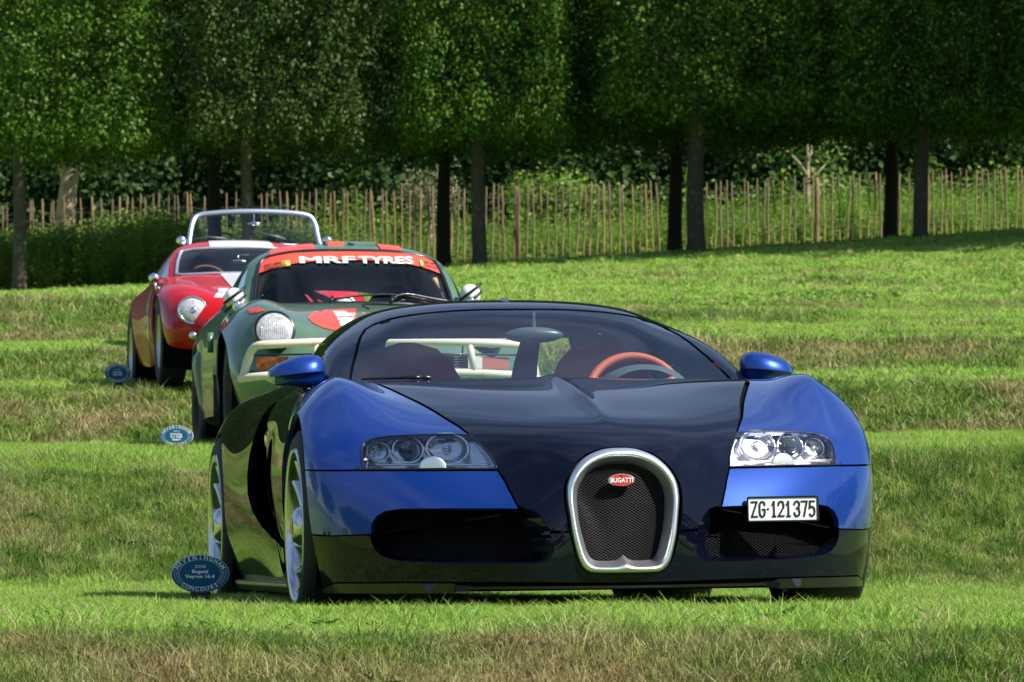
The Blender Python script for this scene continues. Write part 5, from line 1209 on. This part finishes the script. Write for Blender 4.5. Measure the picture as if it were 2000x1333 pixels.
        decal_text(GS, F, 'SAFARI CLASSIC', px_, row_+3, 46, 5, M_BLACKINK, st, bold=.02, off=.019, ydep=.98, slant=-sgn*.16)
    # roof patches and roof lamp box
    for a_, b_, sg in ((.30, .42, 1), (.30, .60, -1)):
        A = sheet_patch(GS, uw*a_*1.2, uw*b_*1.5, v2+.03, v2+.5, 10, 10)*[sg, 1, 1]+[0, -.003, .006]; mb = MB(); mb.grid(A, 0); mb.build('red_roof_patch', RD, root)
    c = Vector(F.at(686, 481, 1.22)); ls = empty('roof_lamp_box', c); ls.parent = root
    for xa, xb, m_ in ((-.145, -.045, RD), (-.045, .145, G1)):
        mb = MB(); P_ = [[(x_, y_, z_) for y_, z_ in ((-.06, -.022), (-.07, .0), (-.06, .020), (0, .028), (.14, .024), (.16, -.01))] for x_ in np.linspace(xa, xb, 5)]; mb.grid(P_, 0); mb.add(P_[0], [tuple(range(6))]); mb.add(P_[-1], [tuple(range(6))]); mb.build('casing', m_, ls)
    mb = MB(); mb.box((0, .02, -.03), (.24, .10, .028)); mb.build('mount', M_GLOSSBLK, ls)
    mb = MB(); mb.box((-.155, .0, .0), (.012, .12, .05)); mb.build('end_cap', M_GLOSSBLK, ls)
    v, f = text_mesh('UK', .026, 0, .0008); MB().add([(p[0]+.0, -.0705, p[2]-.004) for p in v], f).build('lettering', M_BLACKINK, ls, smooth=False)
    mb = MB(); mb.box((0, -.0685, .013), (.038, .004, .010)); mb.build('flag', mat('flag_blue', (.03, .08, .30), .5), ls)
    # cage, seats, wheel
    for sgn in (-1, 1):
        MB().tube([(sgn*.60, .80, .83), (sgn*.56, .92, 1.0), (sgn*.47, 1.06, 1.16), (sgn*.45, 1.3, 1.2)], .024, 8).build('cage_tube', YL, root)
        MB().tube([(sgn*.54, 1.65, .6), (sgn*.50, 1.65, .95), (sgn*.43, 1.6, 1.18)], .022, 8).build('cage_tube', YL, root)
        mb = MB(); mb.grid([[(sgn*.34+w_*math.cos(t), 1.5+.04*math.sin(t), z_) for t in np.linspace(0, 6.283, 16, endpoint=False)] for z_, w_ in ((.5, .22), (.85, .20), (.96, .16), (1.03, .11), (1.06, .02))], 0, closev=True, flip=True); mb.build('seat', SEAT, root)
    MB().tube([(-.48, 1.62, 1.15), (.48, 1.62, .75)], .02, 8).build('cage_brace', YL, root)
    mb = MB(); mb.grid([[(x_, .74+dy, .86+dz) for x_ in (-.6, -.2, .2, .6)] for dy, dz in ((0, .0), (.15, .03), (.35, .03), (.4, -.15))], 0); mb.build('dashboard', SEAT, root)
    cw = F.at(573, 597, 1.0); MB().tube([(cw[0]+.17*math.cos(t), 1.05+.07*math.sin(t), .87+.16*math.sin(t)) for t in np.linspace(0, 6.283, 30, endpoint=False)], .014, 6, closed=True).build('steering_wheel', SEAT, root)
    # wipers
    for P_ in ([(648, 586, .66), (700, 579, .69), (770, 576.5, .72), (845, 589, .74)], [(765, 587, .66), (780, 577, .70), (830, 581, .74), (885, 590, .78)]):
        q = [tuple(np.array(F.at(*p))+[0, -.03, 0]) for p in P_]; MB().tube([tuple(p) for p in curve(q, 10)], .007, 6).build('wiper', M_GLOSSBLK, root)
    for px_ in (648, 766): MB().tube([tuple(np.array(F.at(px_, 592, .62))+[0, -.01, 0]), tuple(np.array(F.at(px_+2, 580, .66))+[0, -.02, 0])], .010, 8).build('wiper_arm', M_GLOSSBLK, root)
    # door mirrors: striped rally shells
    for sgn in (-1, 1):
        m_ = empty('door_mirror'); m_.parent = root
        c = F.at(466, 584, .85) if sgn < 0 else F.at(914, 577, .80); c = np.array([c[0]+.02*sgn, c[1], c[2]])
        mb = MB(); mb.sphere(tuple(c), (.062, .075, .066), 20, 12); mb.build('shell', WH, m_)
        for dz in (-.03, .022): 
            mb = MB(); mb.tube([(c[0]+.064*math.cos(t), c[1]-.077*abs(math.sin(t))-.002, c[2]+dz+.05*math.cos(t)) for t in np.linspace(.1, 3.0, 14)], .009, 6); mb.build('stripe', M_BLACKINK, m_)
        mb = MB(); mb.tube([(c[0]-sgn*.01, c[1]-.02, c[2]-.05), (c[0]-sgn*.10, c[1]+.05, c[2]-.10)], .018, 8); mb.build('stay', M_GLOSSBLK, m_)
        mb = MB(); mb.lathe([(-.02, .001), (-.02, .018), (-.012, .030), (.02, .031)], 20, 'y', (c[0]+sgn*-.008, c[1]-.07, c[2]-.045)); mb.build('side_repeater', M_CHROMEW, m_)
    # side: door, flared rear wing
    snet = [
     [(.72,.72,.88),(.80,.66,.80),(.85,.50,.66),(.862,.42,.48),(.85,.41,.28)],
     [(.73,1.0,.89),(.79,1.0,.83),(.83,1.0,.70),(.84,1.0,.50),(.81,1.0,.25)],
     [(.73,1.6,.90),(.79,1.6,.84),(.83,1.6,.70),(.84,1.6,.50),(.81,1.6,.25)],
     [(.70,2.05,.90),(.78,2.0,.84),(.82,1.95,.72),(.825,1.92,.52),(.80,1.92,.25)],
     [(.66,2.5,.86),(.76,2.5,.80),(.81,2.5,.72),(.82,2.5,.55),(.80,2.5,.30)],
     [(.55,3.1,.72),(.68,3.08,.70),(.74,3.05,.62),(.75,3.0,.48),(.73,3.0,.30)]]
    SS = Surf(snet, F, mirror_centre=False); sy = lambda y, z: SS.findxz(y, z, (1, 2))
    ar = [sy(2.27+.37*math.cos(t), .36+.37*math.sin(t)) for t in np.linspace(math.radians(-25), math.radians(205), 20)]
    sU, sV = SS.u[-1], SS.v[-1]; vd = sy(1.9, .6)[1]
    poly = [np.array([0, 0]), np.array([sU, 0]), np.array([sU, vd-.01]), np.array([0, vd-.01])]
    panel_obj(SS, 'door', G1, poly, root, (-1, 1), flange=.01)
    poly = [np.array([0, vd]), np.array([sU, vd]), np.array([sU, ar[-1][1]])]+ar[::-1]+[np.array([sU, ar[0][1]]), np.array([sU, sV]), np.array([0, sV])]
    panel_obj(SS, 'rear_wing', G1, poly, root, (-1, 1), flange=.02)
    for sgn in (-1, 1):
        # bolted flare seen from the front: outline from the picture, standing out from the wing
        OUTL = [(419,668),(404,677),(389,687),(382,697),(381,716),(386,747),(395,793),(402,817),(414,826),(425,828)]
        o3 = [F.at(px_, r_, 1.92+.0*i) for i, (px_, r_) in enumerate(OUTL)]; inn = [np.array([-.72, 1.90, p[2]]) for p in o3]
        bk = [p*[1, 1, 1]+[.0, .16, .0] for p in o3]
        mb = MB(); A = np.array([inn, [np.array([(a_[0]*.8+b_[0]*.2), a_[1]-.02, a_[2]]) for a_, b_ in zip(o3, inn)], [a_+[.008, -.014, 0] for a_ in o3], o3, bk]); A[..., 0] *= -sgn*1.0 if False else (1 if sgn < 0 else -1)
        mb.grid(A, 0, flip=(sgn > 0)); fl = mb.build('rear_flare', G2, root)
        mb = MB(); mb.grid(np.array([A[2][6:], A[3][6:]+[0, -.02, 0]])+[0, -.004, 0], 0); 
        mb = MB(); mb.sphere((A[0][8][0]*.15+A[2][8][0]*.85, 1.885, A[2][8][2]+.03), (.055, .02, .045), 12, 8); mb.build('mud_clump', mat('dried_mud', (.16, .09, .055), .95, bump=(30, .8, .02)), fl)
        mf = F.at(447, 774, .40); mb = MB(); mb.box((sgn*abs(mf[0])*1.0, .50, mf[2]-.02), (.16, .02, .30)); mb.build('mud_flap', MUD, root)
        mf = F.at(426, 655, .5); mb = MB(); mb.box((sgn*.885, .55, .67), (.035, .02, .12)); mb.build('bracket', G1, root)
        arch_liner(root, sgn, 0, .35, .375, .5, .85); arch_liner(root, sgn, 2.27, .36, .38, .45, .79)
        simple_wheel(root, sgn*.735, 0, .34, .34, .20, sgn, .20, MUD, True); simple_wheel(root, sgn*.70, 2.30, .355, .355, .225, sgn, .20, MUD, True, MUD)
    mb = MB(); mb.box((0, 1.2, .30), (1.1, 3.6, .18)); mb.box((0, 1.1, .55), (1.5, 1.3, .2)); mb.box((0, 2.6, .6), (1.2, .8, .4)); mb.build('floor_pan', M_DARK, root, smooth=False)
coupe()

# ------------------------------------------------------------------ red racing coupe
def red_car():
    F = Frame(-1.82, 36.9, 1.40, 9.0, roll=.004)
    RED = mat('racing_red_paint', (.46, .003, .003), .4, coat=.55, spec=.2); WH = mat('white_racing_stripe', (.82, .80, .80), .35, coat=.8); GL = glass_mat('red_car_glass', (.72, .77, .78)); SIL = mat('silver_window_frame', (.55, .58, .66), .3, .7); RIMW = mat('painted_wire_rim', (.45, .46, .47), .3, .9)
    WOOD = mat('wooden_rim', (.35, .15, .05), .4); INT = mat('silver_cockpit', (.42, .44, .46), .35, .6); DK = mat('cockpit_black', (.012, .012, .015), .8)
    root = F.root('racing_coupe', 'small red racing coupe with white stripes, round chrome headlight and wide black tyres', 'car', GRP)
    net = [
     [(0,-.80,.24),(.22,-.78,.24),(.42,-.70,.24),(.56,-.58,.25),(.66,-.46,.27),(.70,-.395,.30)],
     [(0,-.90,.36),(.22,-.88,.36),(.42,-.80,.36),(.57,-.66,.37),(.69,-.50,.38),(.728,-.37,.40)],
     [(0,-.90,.48),(.22,-.87,.48),(.42,-.75,.50),(.56,-.62,.53),(.69,-.44,.53),(.738,-.29,.54)],
     [(0,-.78,.58),(.22,-.74,.58),(.40,-.60,.62),(.55,-.45,.66),(.68,-.30,.65),(.742,-.17,.63)],
     [(0,-.45,.66),(.22,-.42,.66),(.38,-.30,.68),(.54,-.15,.735),(.67,-.06,.715),(.744,-.04,.66)],
     [(0,0,.735),(.22,0,.73),(.38,.05,.735),(.54,.1,.76),(.67,.08,.735),(.744,.06,.66)],
     [(0,.4,.80),(.22,.4,.795),(.40,.42,.79),(.56,.42,.79),(.67,.36,.74),(.742,.24,.60)],
     [(0,.72,.855),(.22,.73,.85),(.42,.76,.845),(.60,.80,.83),(.69,.62,.73),(.738,.36,.40)]]
    S = Surf(net, F); U, V = S.u[-1], S.v[-1]; fp = lambda L_: [S.find(*p) for p in L_]
    body = both_grid(sheet_patch(S, 0, U, 0, V, 60, 50)).build('front_body', RED, root)
    # stripes
    us = S.u[1]*.95; G = sheet_patch(S, 0, us, S.v[3], V, 30, 8)+[0, -.003, .005]; both_grid(G).build('bonnet_stripe', WH, root)
    panel_obj(S, 'white_dash', WH, fp([(427,564),(447,564),(434,583),(419,582)]), body, (-1,), off=-.004, h=.02)
    # headlamp
    for sgn in (-1, 1):
        hl = empty('headlight'); hl.parent = root; c = np.array(F.at(377, 606, -.66)); c[0] = abs(c[0])*sgn; r = .103
        rg = lambda rr, dy: [(c[0]+rr*math.cos(t), c[1]+dy+.18*rr*math.sin(t)+.15*sgn*rr*math.cos(t), c[2]+rr*math.sin(t)) for t in np.linspace(0, 2*math.pi, 36, endpoint=False)]
        MB().grid([rg(r*.98, .14), rg(r, .02), rg(r*.985, -.012), rg(r*.92, -.020), rg(r*.85, -.010)], 0, closev=True, flip=True).build('rim', M_CHROMEW, hl)
        MB().grid([rg(r*.86, -.010), rg(r*.6, -.026), rg(r*.3, -.034), rg(.001, -.036)], 0, closev=True, flip=True).build('glass', M_LAMP, hl)
        MB().grid([rg(r*.22, -.038), rg(r*.16, -.042), rg(.001, -.043)], 0, closev=True, flip=True).build('bulb_shade', M_CHROMEW, hl)
        q = np.array(F.at(378, 656, -.70)); q[0] = abs(q[0])*sgn; mb = MB(); mb.sphere(tuple(q), (.032, .03, .032), 16, 10); mb.build('side_lamp', M_CHROMEW, root)
    gnet = [
     [(0,.72,.855),(.22,.73,.853),(.40,.77,.848),(.52,.84,.842),(.575,.92,.84),(.62,.98,.83)],
     [(0,.92,.965),(.22,.93,.963),(.38,.96,.957),(.495,1.02,.948),(.55,1.09,.94),(.62,1.2,.85)],
     [(0,1.12,1.065),(.22,1.13,1.062),(.36,1.15,1.053),(.455,1.20,1.04),(.51,1.26,1.02),(.62,1.45,.86)],
     [(0,1.55,1.145),(.2,1.55,1.14),(.33,1.55,1.125),(.43,1.55,1.095),(.50,1.55,1.04),(.62,1.7,.86)],
     [(0,2.1,1.06),(.2,2.1,1.05),(.32,2.1,1.03),(.42,2.1,.99),(.49,2.1,.94),(.6,2.1,.85)],
     [(0,2.7,.80),(.2,2.7,.80),(.32,2.7,.79),(.42,2.7,.78),(.5,2.7,.76),(.6,2.7,.74)]]
    GS = Surf(gnet, F); gU, gV = GS.u[-1], GS.v[-1]; uw, u4, v2 = GS.u[3], GS.u[4], GS.v[2]
    both_grid(sheet_patch(GS, 0, uw, 0, v2, 14, 20)).build('windscreen', GL, root)
    both_grid(sheet_patch(GS, 0, gU, v2, gV, 30, 30)).build('roof', RED, root)
    both_grid(sheet_patch(GS, 0, GS.u[1]*1.1, v2+.005, gV*.8, 20, 8)+[0, -.003, .005]).build('roof_stripe', WH, root)
    rim = [GS.ev([[u_, v_]])[0] for u_, v_ in [(0, v2)]+[(uw*t, v2) for t in (.25, .5, .75, .95)]+[(uw, v2*.93), (uw, v2*.5), (uw, .02), (uw*.9, 0), (uw*.5, 0), (0, 0)]]; ring = [tuple(p+[0, -.004, .004]) for p in rim]
    MB().tube(ring+[(-p[0], p[1], p[2]) for p in ring[::-1][1:-1]], .012, 6, closed=True).build('screen_frame', SIL, root)
    for sgn in (-1, 1):
        A = sheet_patch(GS, uw, u4, 0, v2+.02, 12, 4)*[sgn, 1, 1]; mb = MB(); mb.grid(A, 0); mb.build('windscreen_pillar', RED, root)
        A = sheet_patch(GS, u4, gU, 0.0, v2+.02, 12, 5)*[sgn, 1, 1]; mb = MB(); mb.grid(A, 0); mb.build('door_glass', SIL, root)
        # mirror
        c = np.array(F.at(302, 543, .62)) if sgn < 0 else np.array([.66, .62, .82]); m_ = empty('wing_mirror'); m_.parent = root
        mb = MB(); mb.sphere(tuple(c), (.042, .035, .034), 16, 10); mb.build('shell', M_CHROMEW, m_); mb = MB(); mb.tube([tuple(c+[.0, 0, -.02]), tuple(c+[-sgn*.02, .01, -.09]), tuple(c+[-sgn*.05, .04, -.14])], .010, 6); mb.build('stalk', M_CHROMEW, m_)
    # side
    snet = [
     [(.62,.78,.83),(.69,.66,.74),(.735,.48,.56),(.74,.40,.40),(.70,.40,.22)],
     [(.62,1.1,.84),(.67,1.1,.76),(.705,1.1,.60),(.70,1.1,.42),(.66,1.1,.20)],
     [(.62,1.6,.85),(.66,1.6,.78),(.70,1.6,.62),(.70,1.6,.42),(.66,1.6,.20)],
     [(.60,2.05,.84),(.67,2.02,.78),(.725,2.0,.66),(.73,1.97,.44),(.69,1.97,.24)],
     [(.52,2.45,.80),(.66,2.42,.76),(.735,2.40,.66),(.74,2.40,.50),(.70,2.4,.3)],
     [(.40,3.0,.66),(.56,2.98,.64),(.64,2.95,.56),(.66,2.9,.46),(.62,2.9,.32)]]
    SS = Surf(snet, F, mirror_centre=False); sy = lambda y, z: SS.findxz(y, z, (1, 2)); sU, sV = SS.u[-1], SS.v[-1]
    ar = [sy(2.35+.34*math.cos(t), .33+.34*math.sin(t)) for t in np.linspace(math.radians(-20), math.radians(200), 20)]
    poly = [np.array([0, 0]), np.array([sU, 0]), np.array([sU, ar[-1][1]])]+ar[::-1]+[np.array([sU, ar[0][1]]), np.array([sU, sV]), np.array([0, sV])]
    sides = panel_obj(SS, 'side_body', RED, poly, root, (-1, 1), flange=.02)
    for k, sgn in enumerate((-1, 1)):
        disc = [sy(1.12+.22*math.cos(t), .56+.20*math.sin(t)) for t in np.linspace(0, 2*math.pi, 28, endpoint=False)]
        d = panel_obj(SS, 'number_roundel', WH, disc, sides[k], (sgn,), off=-.004)[0]
        v, f = text_mesh('5', .34, 0, .004); MB().add([(sgn*(.712+.008), 1.12+sgn*p[0], .56+p[2]) for p in v], f).build('number', M_BLACKINK, d, smooth=False)
        arch_liner(root, sgn, 0, .33, .345, .4, .725); arch_liner(root, sgn, 2.35, .33, .345, .4, .72)
        simple_wheel(root, sgn*.640, 0, .330, .330, .185, sgn, .20, RIMW); simple_wheel(root, sgn*.645, 2.35, .335, .335, .185, sgn, .20, RIMW)
    mb = MB(); mb.box((0, 1.2, .30), (1.0, 3.4, .16)); mb.box((0, 0, .45), (.8, 1.2, .25)); mb.box((0, 2.5, .5), (.9, .6, .35)); mb.build('floor_pan', M_DARK, root, smooth=False)
    mb = MB(); mb.grid([[(x_, .82+dy, .82+dz) for x_ in (-.55, -.2, .2, .55)] for dy, dz in ((0, .0), (.15, .035), (.28, .03), (.3, -.2))], 0); mb.build('dashboard', DK, root)
    mb = MB(); mb.grid([[(x_, 1.95, z_) for x_ in (-.55, -.2, .2, .55)] for z_ in (.3, .95)], 0); mb.build('rear_bulkhead', INT, root)
    for sgn in (-1, 1):
        mb = MB(); mb.sphere((sgn*.27, 1.6, .72), (.18, .10, .20), 16, 10); mb.build('seat', DK, root)
    cw = F.at(405, 532, 1.0); MB().tube([(cw[0]+.16*math.cos(t), 1.05+.05*math.sin(t), .80+.13*math.sin(t)) for t in np.linspace(0, 6.283, 28, endpoint=False)], .011, 6, closed=True).build('steering_wheel', WOOD, root)
    c = F.at(467, 512, 1.12); mb = MB(); mb.sphere(tuple(c), (.065, .02, .024), 18, 8); rv = mb.build('rear_view_mirror', M_CHROMEW, root)
    mb = MB(); mb.tube([tuple(c), (c[0], c[1]+.02, c[2]+.07)], .006, 6); mb.build('stalk', M_CHROMEW, rv)
    c = F.at(476, 495, 1.14); mb = MB(); mb.box(tuple(c), (.09, .01, .028)); mb.build('paper_label', mat('cream_paper', (.55, .52, .30), .8), root, smooth=False)
    for P_ in ([(395, 546, .80), (430, 541, .84), (462, 543, .86)],):
        MB().tube([tuple(np.array(F.at(*p))+[0, -.02, 0]) for p in P_], .006, 6).build('wiper', M_CHROMEW, root)
red_car()

# ------------------------------------------------------------------ silver open roadster
def roadster():
    F = Frame(-2.32, 46.4, 2.07, 8.5, roll=.003)
    SV = mat('silver_blue_paint', (.36, .40, .50), .3, .75, coat=1.0); GL = glass_mat('roadster_glass', (.82, .86, .84)); FR = mat('silver_screen_frame', (.46, .50, .62), .4, .7); DK = mat('black_cockpit', (.012, .012, .014), .8)
    root = F.root('open_roadster', 'silver open roadster with framed windscreen, mostly hidden behind the red coupe', 'car', GRP)
    net = [
     [(0,-.85,.28),(.3,-.82,.28),(.5,-.72,.28),(.66,-.55,.28),(.74,-.40,.30)],
     [(0,-1.0,.46),(.3,-.95,.46),(.5,-.80,.47),(.68,-.56,.47),(.77,-.34,.46)],
     [(0,-.80,.60),(.3,-.72,.60),(.5,-.55,.63),(.66,-.38,.64),(.785,-.15,.60)],
     [(0,-.3,.74),(.22,-.28,.72),(.45,-.2,.70),(.64,-.08,.73),(.79,.0,.66)],
     [(0,.3,.84),(.22,.3,.80),(.45,.3,.765),(.64,.2,.77),(.79,.15,.64)],
     [(0,.75,.875),(.22,.76,.85),(.45,.80,.82),(.64,.82,.80),(.785,.36,.45)]]
    S = Surf(net, F); U, V = S.u[-1], S.v[-1]; both_grid(sheet_patch(S, 0, U, 0, V, 40, 40)).build('bonnet_and_wings', SV, root)
    mb = MB(); mb.grid([[(.145*a_, y_, z_+.075*(1-a_*a_)*k_) for a_ in np.linspace(-1, 1, 9)] for y_, z_, k_ in ((-.6, .66, .2), (-.3, .745, .6), (.1, .80, .9), (.5, .85, 1.0), (.72, .875, .9), (.80, .88, .3))], 0); mb.build('bonnet_bulge', SV, root)
    # screen from the picture: outer corners
    P_ = [(369.5,486,.90),(372,462,.98),(377,436,1.06),(384,424,1.10),(405,418.5,1.10),(440,415.5,1.08),(500,413.8,1.06),(555,415.5,1.06),(590,419,1.06),(607,424.5,1.06),(614,434,1.04),(621,462,.96),(628,486,.88)]
    q = [F.at(*p) for p in P_]; Q = curve(q, 60); MB().tube([tuple(p) for p in Q], .025, 8).build('screen_frame', FR, root)
    base = [F.at(px_, row_, y_) for px_, row_, y_ in [(372,484,.88),(400,479,.82),(450,476,.78),(510,476,.76),(560,478,.78),(600,481,.82),(627,485,.86)]]; B = curve(base, 60)
    MB().tube([tuple(p) for p in B], .010, 6).build('screen_base', FR, root)
    i0, i1 = 2, 57; top_ = Q[i0:i1]; bb = np.array([[np.interp(p[0], B[:, 0], B[:, k]) for k in range(3)] for p in top_]); mb = MB(); mb.grid([bb, bb*.5+top_*.5, top_], 0); mb.build('windscreen', GL, root)
    for sgn, c in ((-1, F.at(355, 470, .85)), (1, F.at(640, 470, .75))):
        m_ = empty('wing_mirror'); m_.parent = root; mb = MB(); mb.sphere(tuple(c), (.048, .03, .040), 16, 10); mb.build('shell', M_CHROMEW, m_); mb = MB(); mb.tube([tuple(c+[-sgn*.02, 0, -.02]), tuple(c+[-sgn*.05, .0, -.10])], .010, 6); mb.build('stalk', M_CHROMEW, m_)
    c = F.at(497, 438, .98); mb = MB(); mb.sphere(tuple(c), (.058, .015, .022), 16, 8); rv = mb.build('rear_view_mirror', M_CHROMEW, root); MB().tube([tuple(c), (c[0], c[1], c[2]+.10)], .004, 5).build('stalk', M_CHROMEW, rv)
    for P_ in ([(378, 468, .82), (410, 464, .84), (443, 467, .80)], [(486, 455, .90), (520, 458, .84), (558, 467, .80)]): MB().tube([tuple(np.array(F.at(*p))+[0, -.03, 0]) for p in P_], .009, 6).build('wiper', mat('wiper_grey', (.12, .12, .14), .4, .5), root)
    cw = F.at(437, 474, 1.1); MB().tube([(cw[0]+.165*math.cos(t), 1.12+.05*math.sin(t), cw[2]-.06+.15*math.sin(t)) for t in np.linspace(0, 6.283, 28, endpoint=False)], .010, 6, closed=True).build('steering_wheel', DK, root)
    for sgn in (-1, 1):
        mb = MB(); mb.grid([[(sgn*x_, y_, z_) for y_ in (.40, .9, 1.5, 2.0)] for x_, z_ in ((.62, .79), (.72, .76), (.775, .62), (.77, .40), (.72, .22))], 0, flip=(sgn < 0)); mb.build('door', SV, root)
        mb = MB(); mb.grid([[(sgn*x_, y_, z_) for y_, z_ in zip((1.9, 2.3, 2.8, 3.3), zs)] for x_, zs in ((0.0, (.74, .78, .74, .60)), (.5, (.76, .80, .76, .6)), (.70, (.72, .76, .72, .55)), (.78, (.6, .66, .6, .45)), (.74, (.4, .60, .5, .35)))], 0, flip=(sgn < 0)); mb.build('rear_wing', SV, root)
        mb = MB(); mb.sphere((sgn*.33, 1.75, .66), (.2, .1, .16), 14, 8); mb.build('seat', DK, root)
        simple_wheel(root, sgn*.68, 0, .32, .32, .16, sgn, .2, M_CHROMEW); simple_wheel(root, sgn*.68, 2.4, .32, .32, .16, sgn, .2, M_CHROMEW)
    mb = MB(); mb.box((0, 1.3, .28), (1.2, 3.2, .16)); mb.build('floor_pan', M_DARK, root, smooth=False)
    mb = MB(); mb.grid([[(x_, y_, z_) for x_ in (-.6, -.2, .2, .6)] for y_, z_ in ((.84, .80), (1.0, .835), (1.15, .80), (1.18, .5))], 0); mb.build('dashboard', DK, root)
roadster()

# ================================================================== oval name signs in the grass
M_SIGN = mat('petrol_blue_sign_face', (.008, .080, .155), .6, spec=.15); M_SIGNW = mat('white_sign_print', (.72, .76, .80), .45); M_POST = mat('anthracite_stub', (.02, .024, .03), .6)
def sign(px, row, y, rx, ry, base_row, lines, label, tilt=-8):
    c = at(px, row, y); k = y/FPX; a, b = rx*k, ry*k; gz = float(ground_z(c.x, y)); t = empty('name_sign', (c.x, y, gz), 0, label, 'sign', 'oval name signs beside the show cars')
    hd = empty('sign_head', (0, 0, c.z-gz)); hd.parent = t; hd.rotation_euler = (math.radians(tilt), 0, math.radians(-3))
    el = lambda s, dy: [(a*s*math.cos(q), dy, b*s*math.sin(q)) for q in np.linspace(0, 2*math.pi, 56, endpoint=False)]
    mb = MB(); mb.grid([el(1.0, .008), el(1.0, -.002), el(.985, -.004)], 0, closev=True); mb.add(el(1, .008), [tuple(range(56))[::-1]]); mb.build('rim', M_SIGNW, hd, smooth=False)
    mb = MB(); mb.add(el(.975, -.0045), [tuple(range(56))]); mb.build('face', M_SIGN, hd, smooth=False)
    mb = MB(); mb.grid([el(.733, -.0055), el(.722, -.0055)], 0, closev=True); mb.build('printed_ring', M_SIGNW, hd, smooth=False)
    mb = MB()
    def arc(s, q0, q1, top):
        for i, ch in enumerate(s):
            q = q0+(q1-q0)*(i+.5)/len(s); v, f = text_mesh(ch, b*.30, 0, b*.004); x, z = a*.845*math.cos(q), b*.845*math.sin(q)
            tx, tz = -a*math.sin(q), b*math.cos(q); ang = math.atan2(-tz, -tx) if top else math.atan2(tz, tx); cs, sn = math.cos(ang), math.sin(ang)
            mb.add([(x+p[0]*cs-p[2]*sn, -.0058, z+p[0]*sn+p[2]*cs) for p in v], f)
    arc('HEVENINGHAM', math.radians(163), math.radians(17), True); arc('CONCOURS', math.radians(222), math.radians(318), False)
    for (txt, size, zc, bold) in lines:
        v, f = text_mesh(txt, b*size, 0, b*bold, 1.0, 1.25); mb.add([(p[0], -.0058, p[2]+zc*b) for p in v], f)
    mb.build('lettering', M_SIGNW, hd, smooth=False)
    mb = MB()
    for rr in (.80, .885):
        for q in list(np.linspace(math.radians(-38), math.radians(12), 12))+list(np.linspace(math.radians(168), math.radians(218), 12)):
            x, z = a*rr*math.cos(q), b*rr*math.sin(q); s_ = b*.016; mb.add([(x-s_, -.0058, z-s_), (x+s_, -.0058, z-s_), (x+s_, -.0058, z+s_), (x-s_, -.0058, z+s_)], [(0, 1, 2, 3)])
    tag(mb.build('printed_dots', M_SIGNW, hd, smooth=False), kind='stuff')
    h = c.z-b*.9-gz; mb = MB(); w = a*.34; 
    mb.box((0, .02, h/2-.02), (2*w, .03, h+.06)); mb.build('stub', M_POST, t, smooth=False)
sign(391, 1121, 17.9, 57, 37, 1176, [('2008', .25, .36, -.002), ('Bugatti', .25, .10, .006), ('Veyron 16.4', .25, -.16, .006)], 'oval blue name sign beside the wheels of the blue and black supercar')
sign(344.5, 852, 29.4, 33, 20.5, 876, [('1973', .25, .42, -.002), ('Porsche', .27, .16, .008), ('911 RSR', .27, -.10, .008), ("'Safari'", .27, -.36, .008)], 'oval blue name sign on the bank edge left of the green rally coupe')
sign(230, 729.5, 37.0, 26, 18.5, 755, [('1957', .25, .36, -.002), ('Ferrari', .27, .10, .008), ('250 GT', .27, -.18, .008)], 'oval blue name sign farthest up the lawn, left of the red racing coupe')
